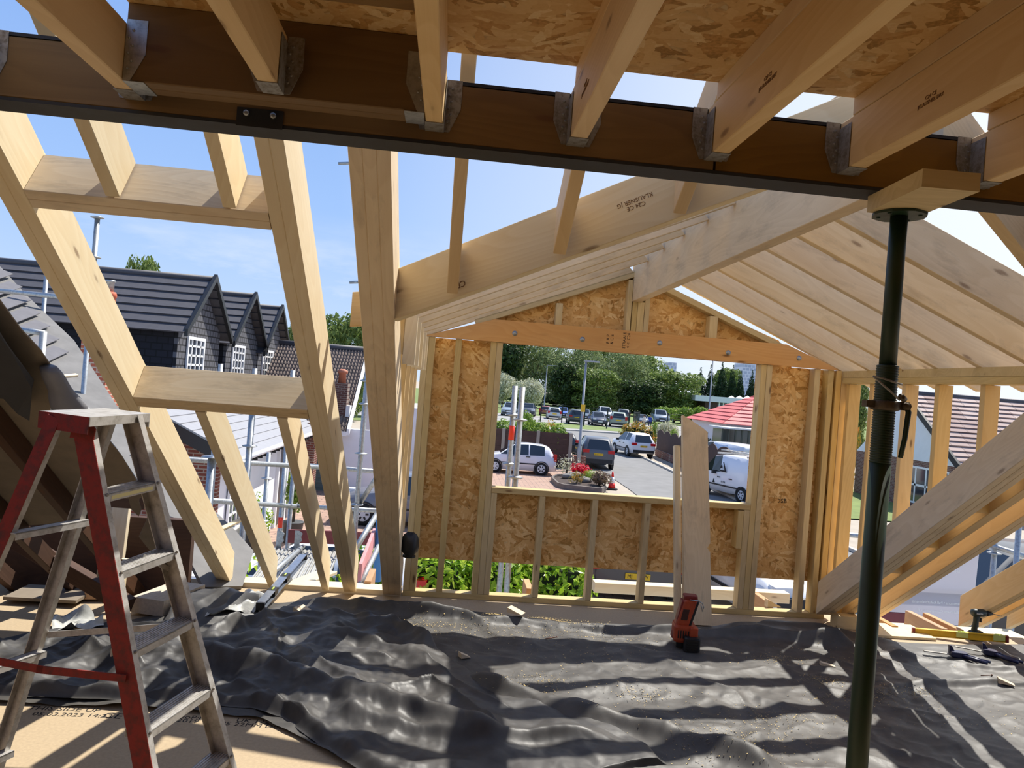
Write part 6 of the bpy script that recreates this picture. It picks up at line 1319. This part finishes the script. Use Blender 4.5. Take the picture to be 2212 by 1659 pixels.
# ---- two people by the gate
def person(px, py, hgt, shirt, trousers, label, rot):
    p = gp(px, py); o = thing('person', label, 'person', (p.x, p.y, GZ), rot); s = hgt / 1.72
    J = {'pel': (0, 0, .92), 'ch': (0, 0, 1.25), 'nk': (0, 0, 1.46), 'hd': (0, .02, 1.57), 'tp': (0, .02, 1.70), 'sl': (-.18, 0, 1.40), 'el': (-.23, .02, 1.14), 'wl': (-.22, .12, .92), 'hl': (-.22, .15, .84), 'sr': (.18, 0, 1.40), 'er': (.24, .0, 1.14), 'wr': (.2, .10, .93), 'hr': (.2, .13, .85), 'kl': (-.11, .05, .5), 'al': (-.11, .12, .07), 'tl': (-.11, .26, .04), 'kr': (.11, .02, .5), 'ar': (.11, -.14, .08), 'tr': (.11, -.01, .04), 'll': (-.10, 0, .88), 'lr': (.10, 0, .88)}
    rad = {'pel': .15, 'ch': .16, 'nk': .065, 'hd': .10, 'tp': .07, 'sl': .07, 'el': .05, 'wl': .038, 'hl': .04, 'sr': .07, 'er': .05, 'wr': .038, 'hr': .04, 'kl': .07, 'al': .05, 'tl': .04, 'kr': .07, 'ar': .05, 'tr': .04, 'll': .10, 'lr': .10}
    E_ = [('pel', 'ch'), ('ch', 'nk'), ('nk', 'hd'), ('hd', 'tp'), ('ch', 'sl'), ('sl', 'el'), ('el', 'wl'), ('wl', 'hl'), ('ch', 'sr'), ('sr', 'er'), ('er', 'wr'), ('wr', 'hr'), ('pel', 'll'), ('ll', 'kl'), ('kl', 'al'), ('al', 'tl'), ('pel', 'lr'), ('lr', 'kr'), ('kr', 'ar'), ('ar', 'tr')]
    ks = list(J); me = bpy.data.meshes.new('body'); me.from_pydata([V(J[k]) * s for k in ks], [(ks.index(a), ks.index(b)) for a, b in E_], []); b_ = bpy.data.objects.new('body', me); COL.objects.link(b_); b_.parent = o
    m_ = b_.modifiers.new('skin', 'SKIN'); 
    me.skin_vertices[0].data[0].use_root = True
    for i, k in enumerate(ks): me.skin_vertices[0].data[i].radius = (rad[k] * s,) * 2
    b_.modifiers.new('sub', 'SUBSURF').levels = 1
    mt, nt, bs = newmat('person_clothes'); t = N(nt, 'ShaderNodeTexCoord'); sp = N(nt, 'ShaderNodeSeparateXYZ'); nt.links.new(t.outputs['Object'], sp.inputs[0])
    nt.links.new(ramp(nt, math_(nt, 'DIVIDE', sp.outputs[2], 1.75 * s), [(0, lin(40, 36, 34)), (.05, lin(*trousers)), (.535, lin(*shirt)), (.84, lin(206, 160, 130))], 'CONSTANT'), bs.inputs['Base Color']); bs.inputs['Roughness'].default_value = .8; me.materials.append(mt)
    h_ = MB(); h_.lathe([(.10 * s, 0), (.115 * s, .05 * s), (.10 * s, .11 * s), (.04 * s, .14 * s)], 12, c=(0, 0, 1.60 * s)); h_.build('hair', plain('brown_hair', (70, 50, 38), .7), o)
person(1390, 926, 1.85, (226, 214, 200), (190, 170, 140), 'person in a pale top walking beside the green gate', .4)
person(1403, 926, 1.85, (40, 70, 160), (40, 46, 70), 'person in a blue top walking beside the person in pale', -.3)
# plants by the front door on the left
for px, py, key, h, lab in ((632, 1140, 'shrub', 1.5, 'dark green potted shrub beside the front door'), (588, 1130, 'laurel', .9, 'small yellow-green potted shrub left of the front door')):
    p = at(px, py, 1, 19.); c = V((p.x, 19. if px > 600 else 17.5, GZ)); plant(key, c + V((0, 0, .5)), h, .9, .2, 'potted_shrub', lab, 'plant'); 
    tag(MB().lathe([(.2, 0), (.26, .5), (.28, .52), (.24, .52)], 14, c=c).build('plant_pot', plain('grey_pot', (70, 72, 74), .6)), 'grey pot of the ' + lab.split(' potted')[0] + ' shrub', 'pot')
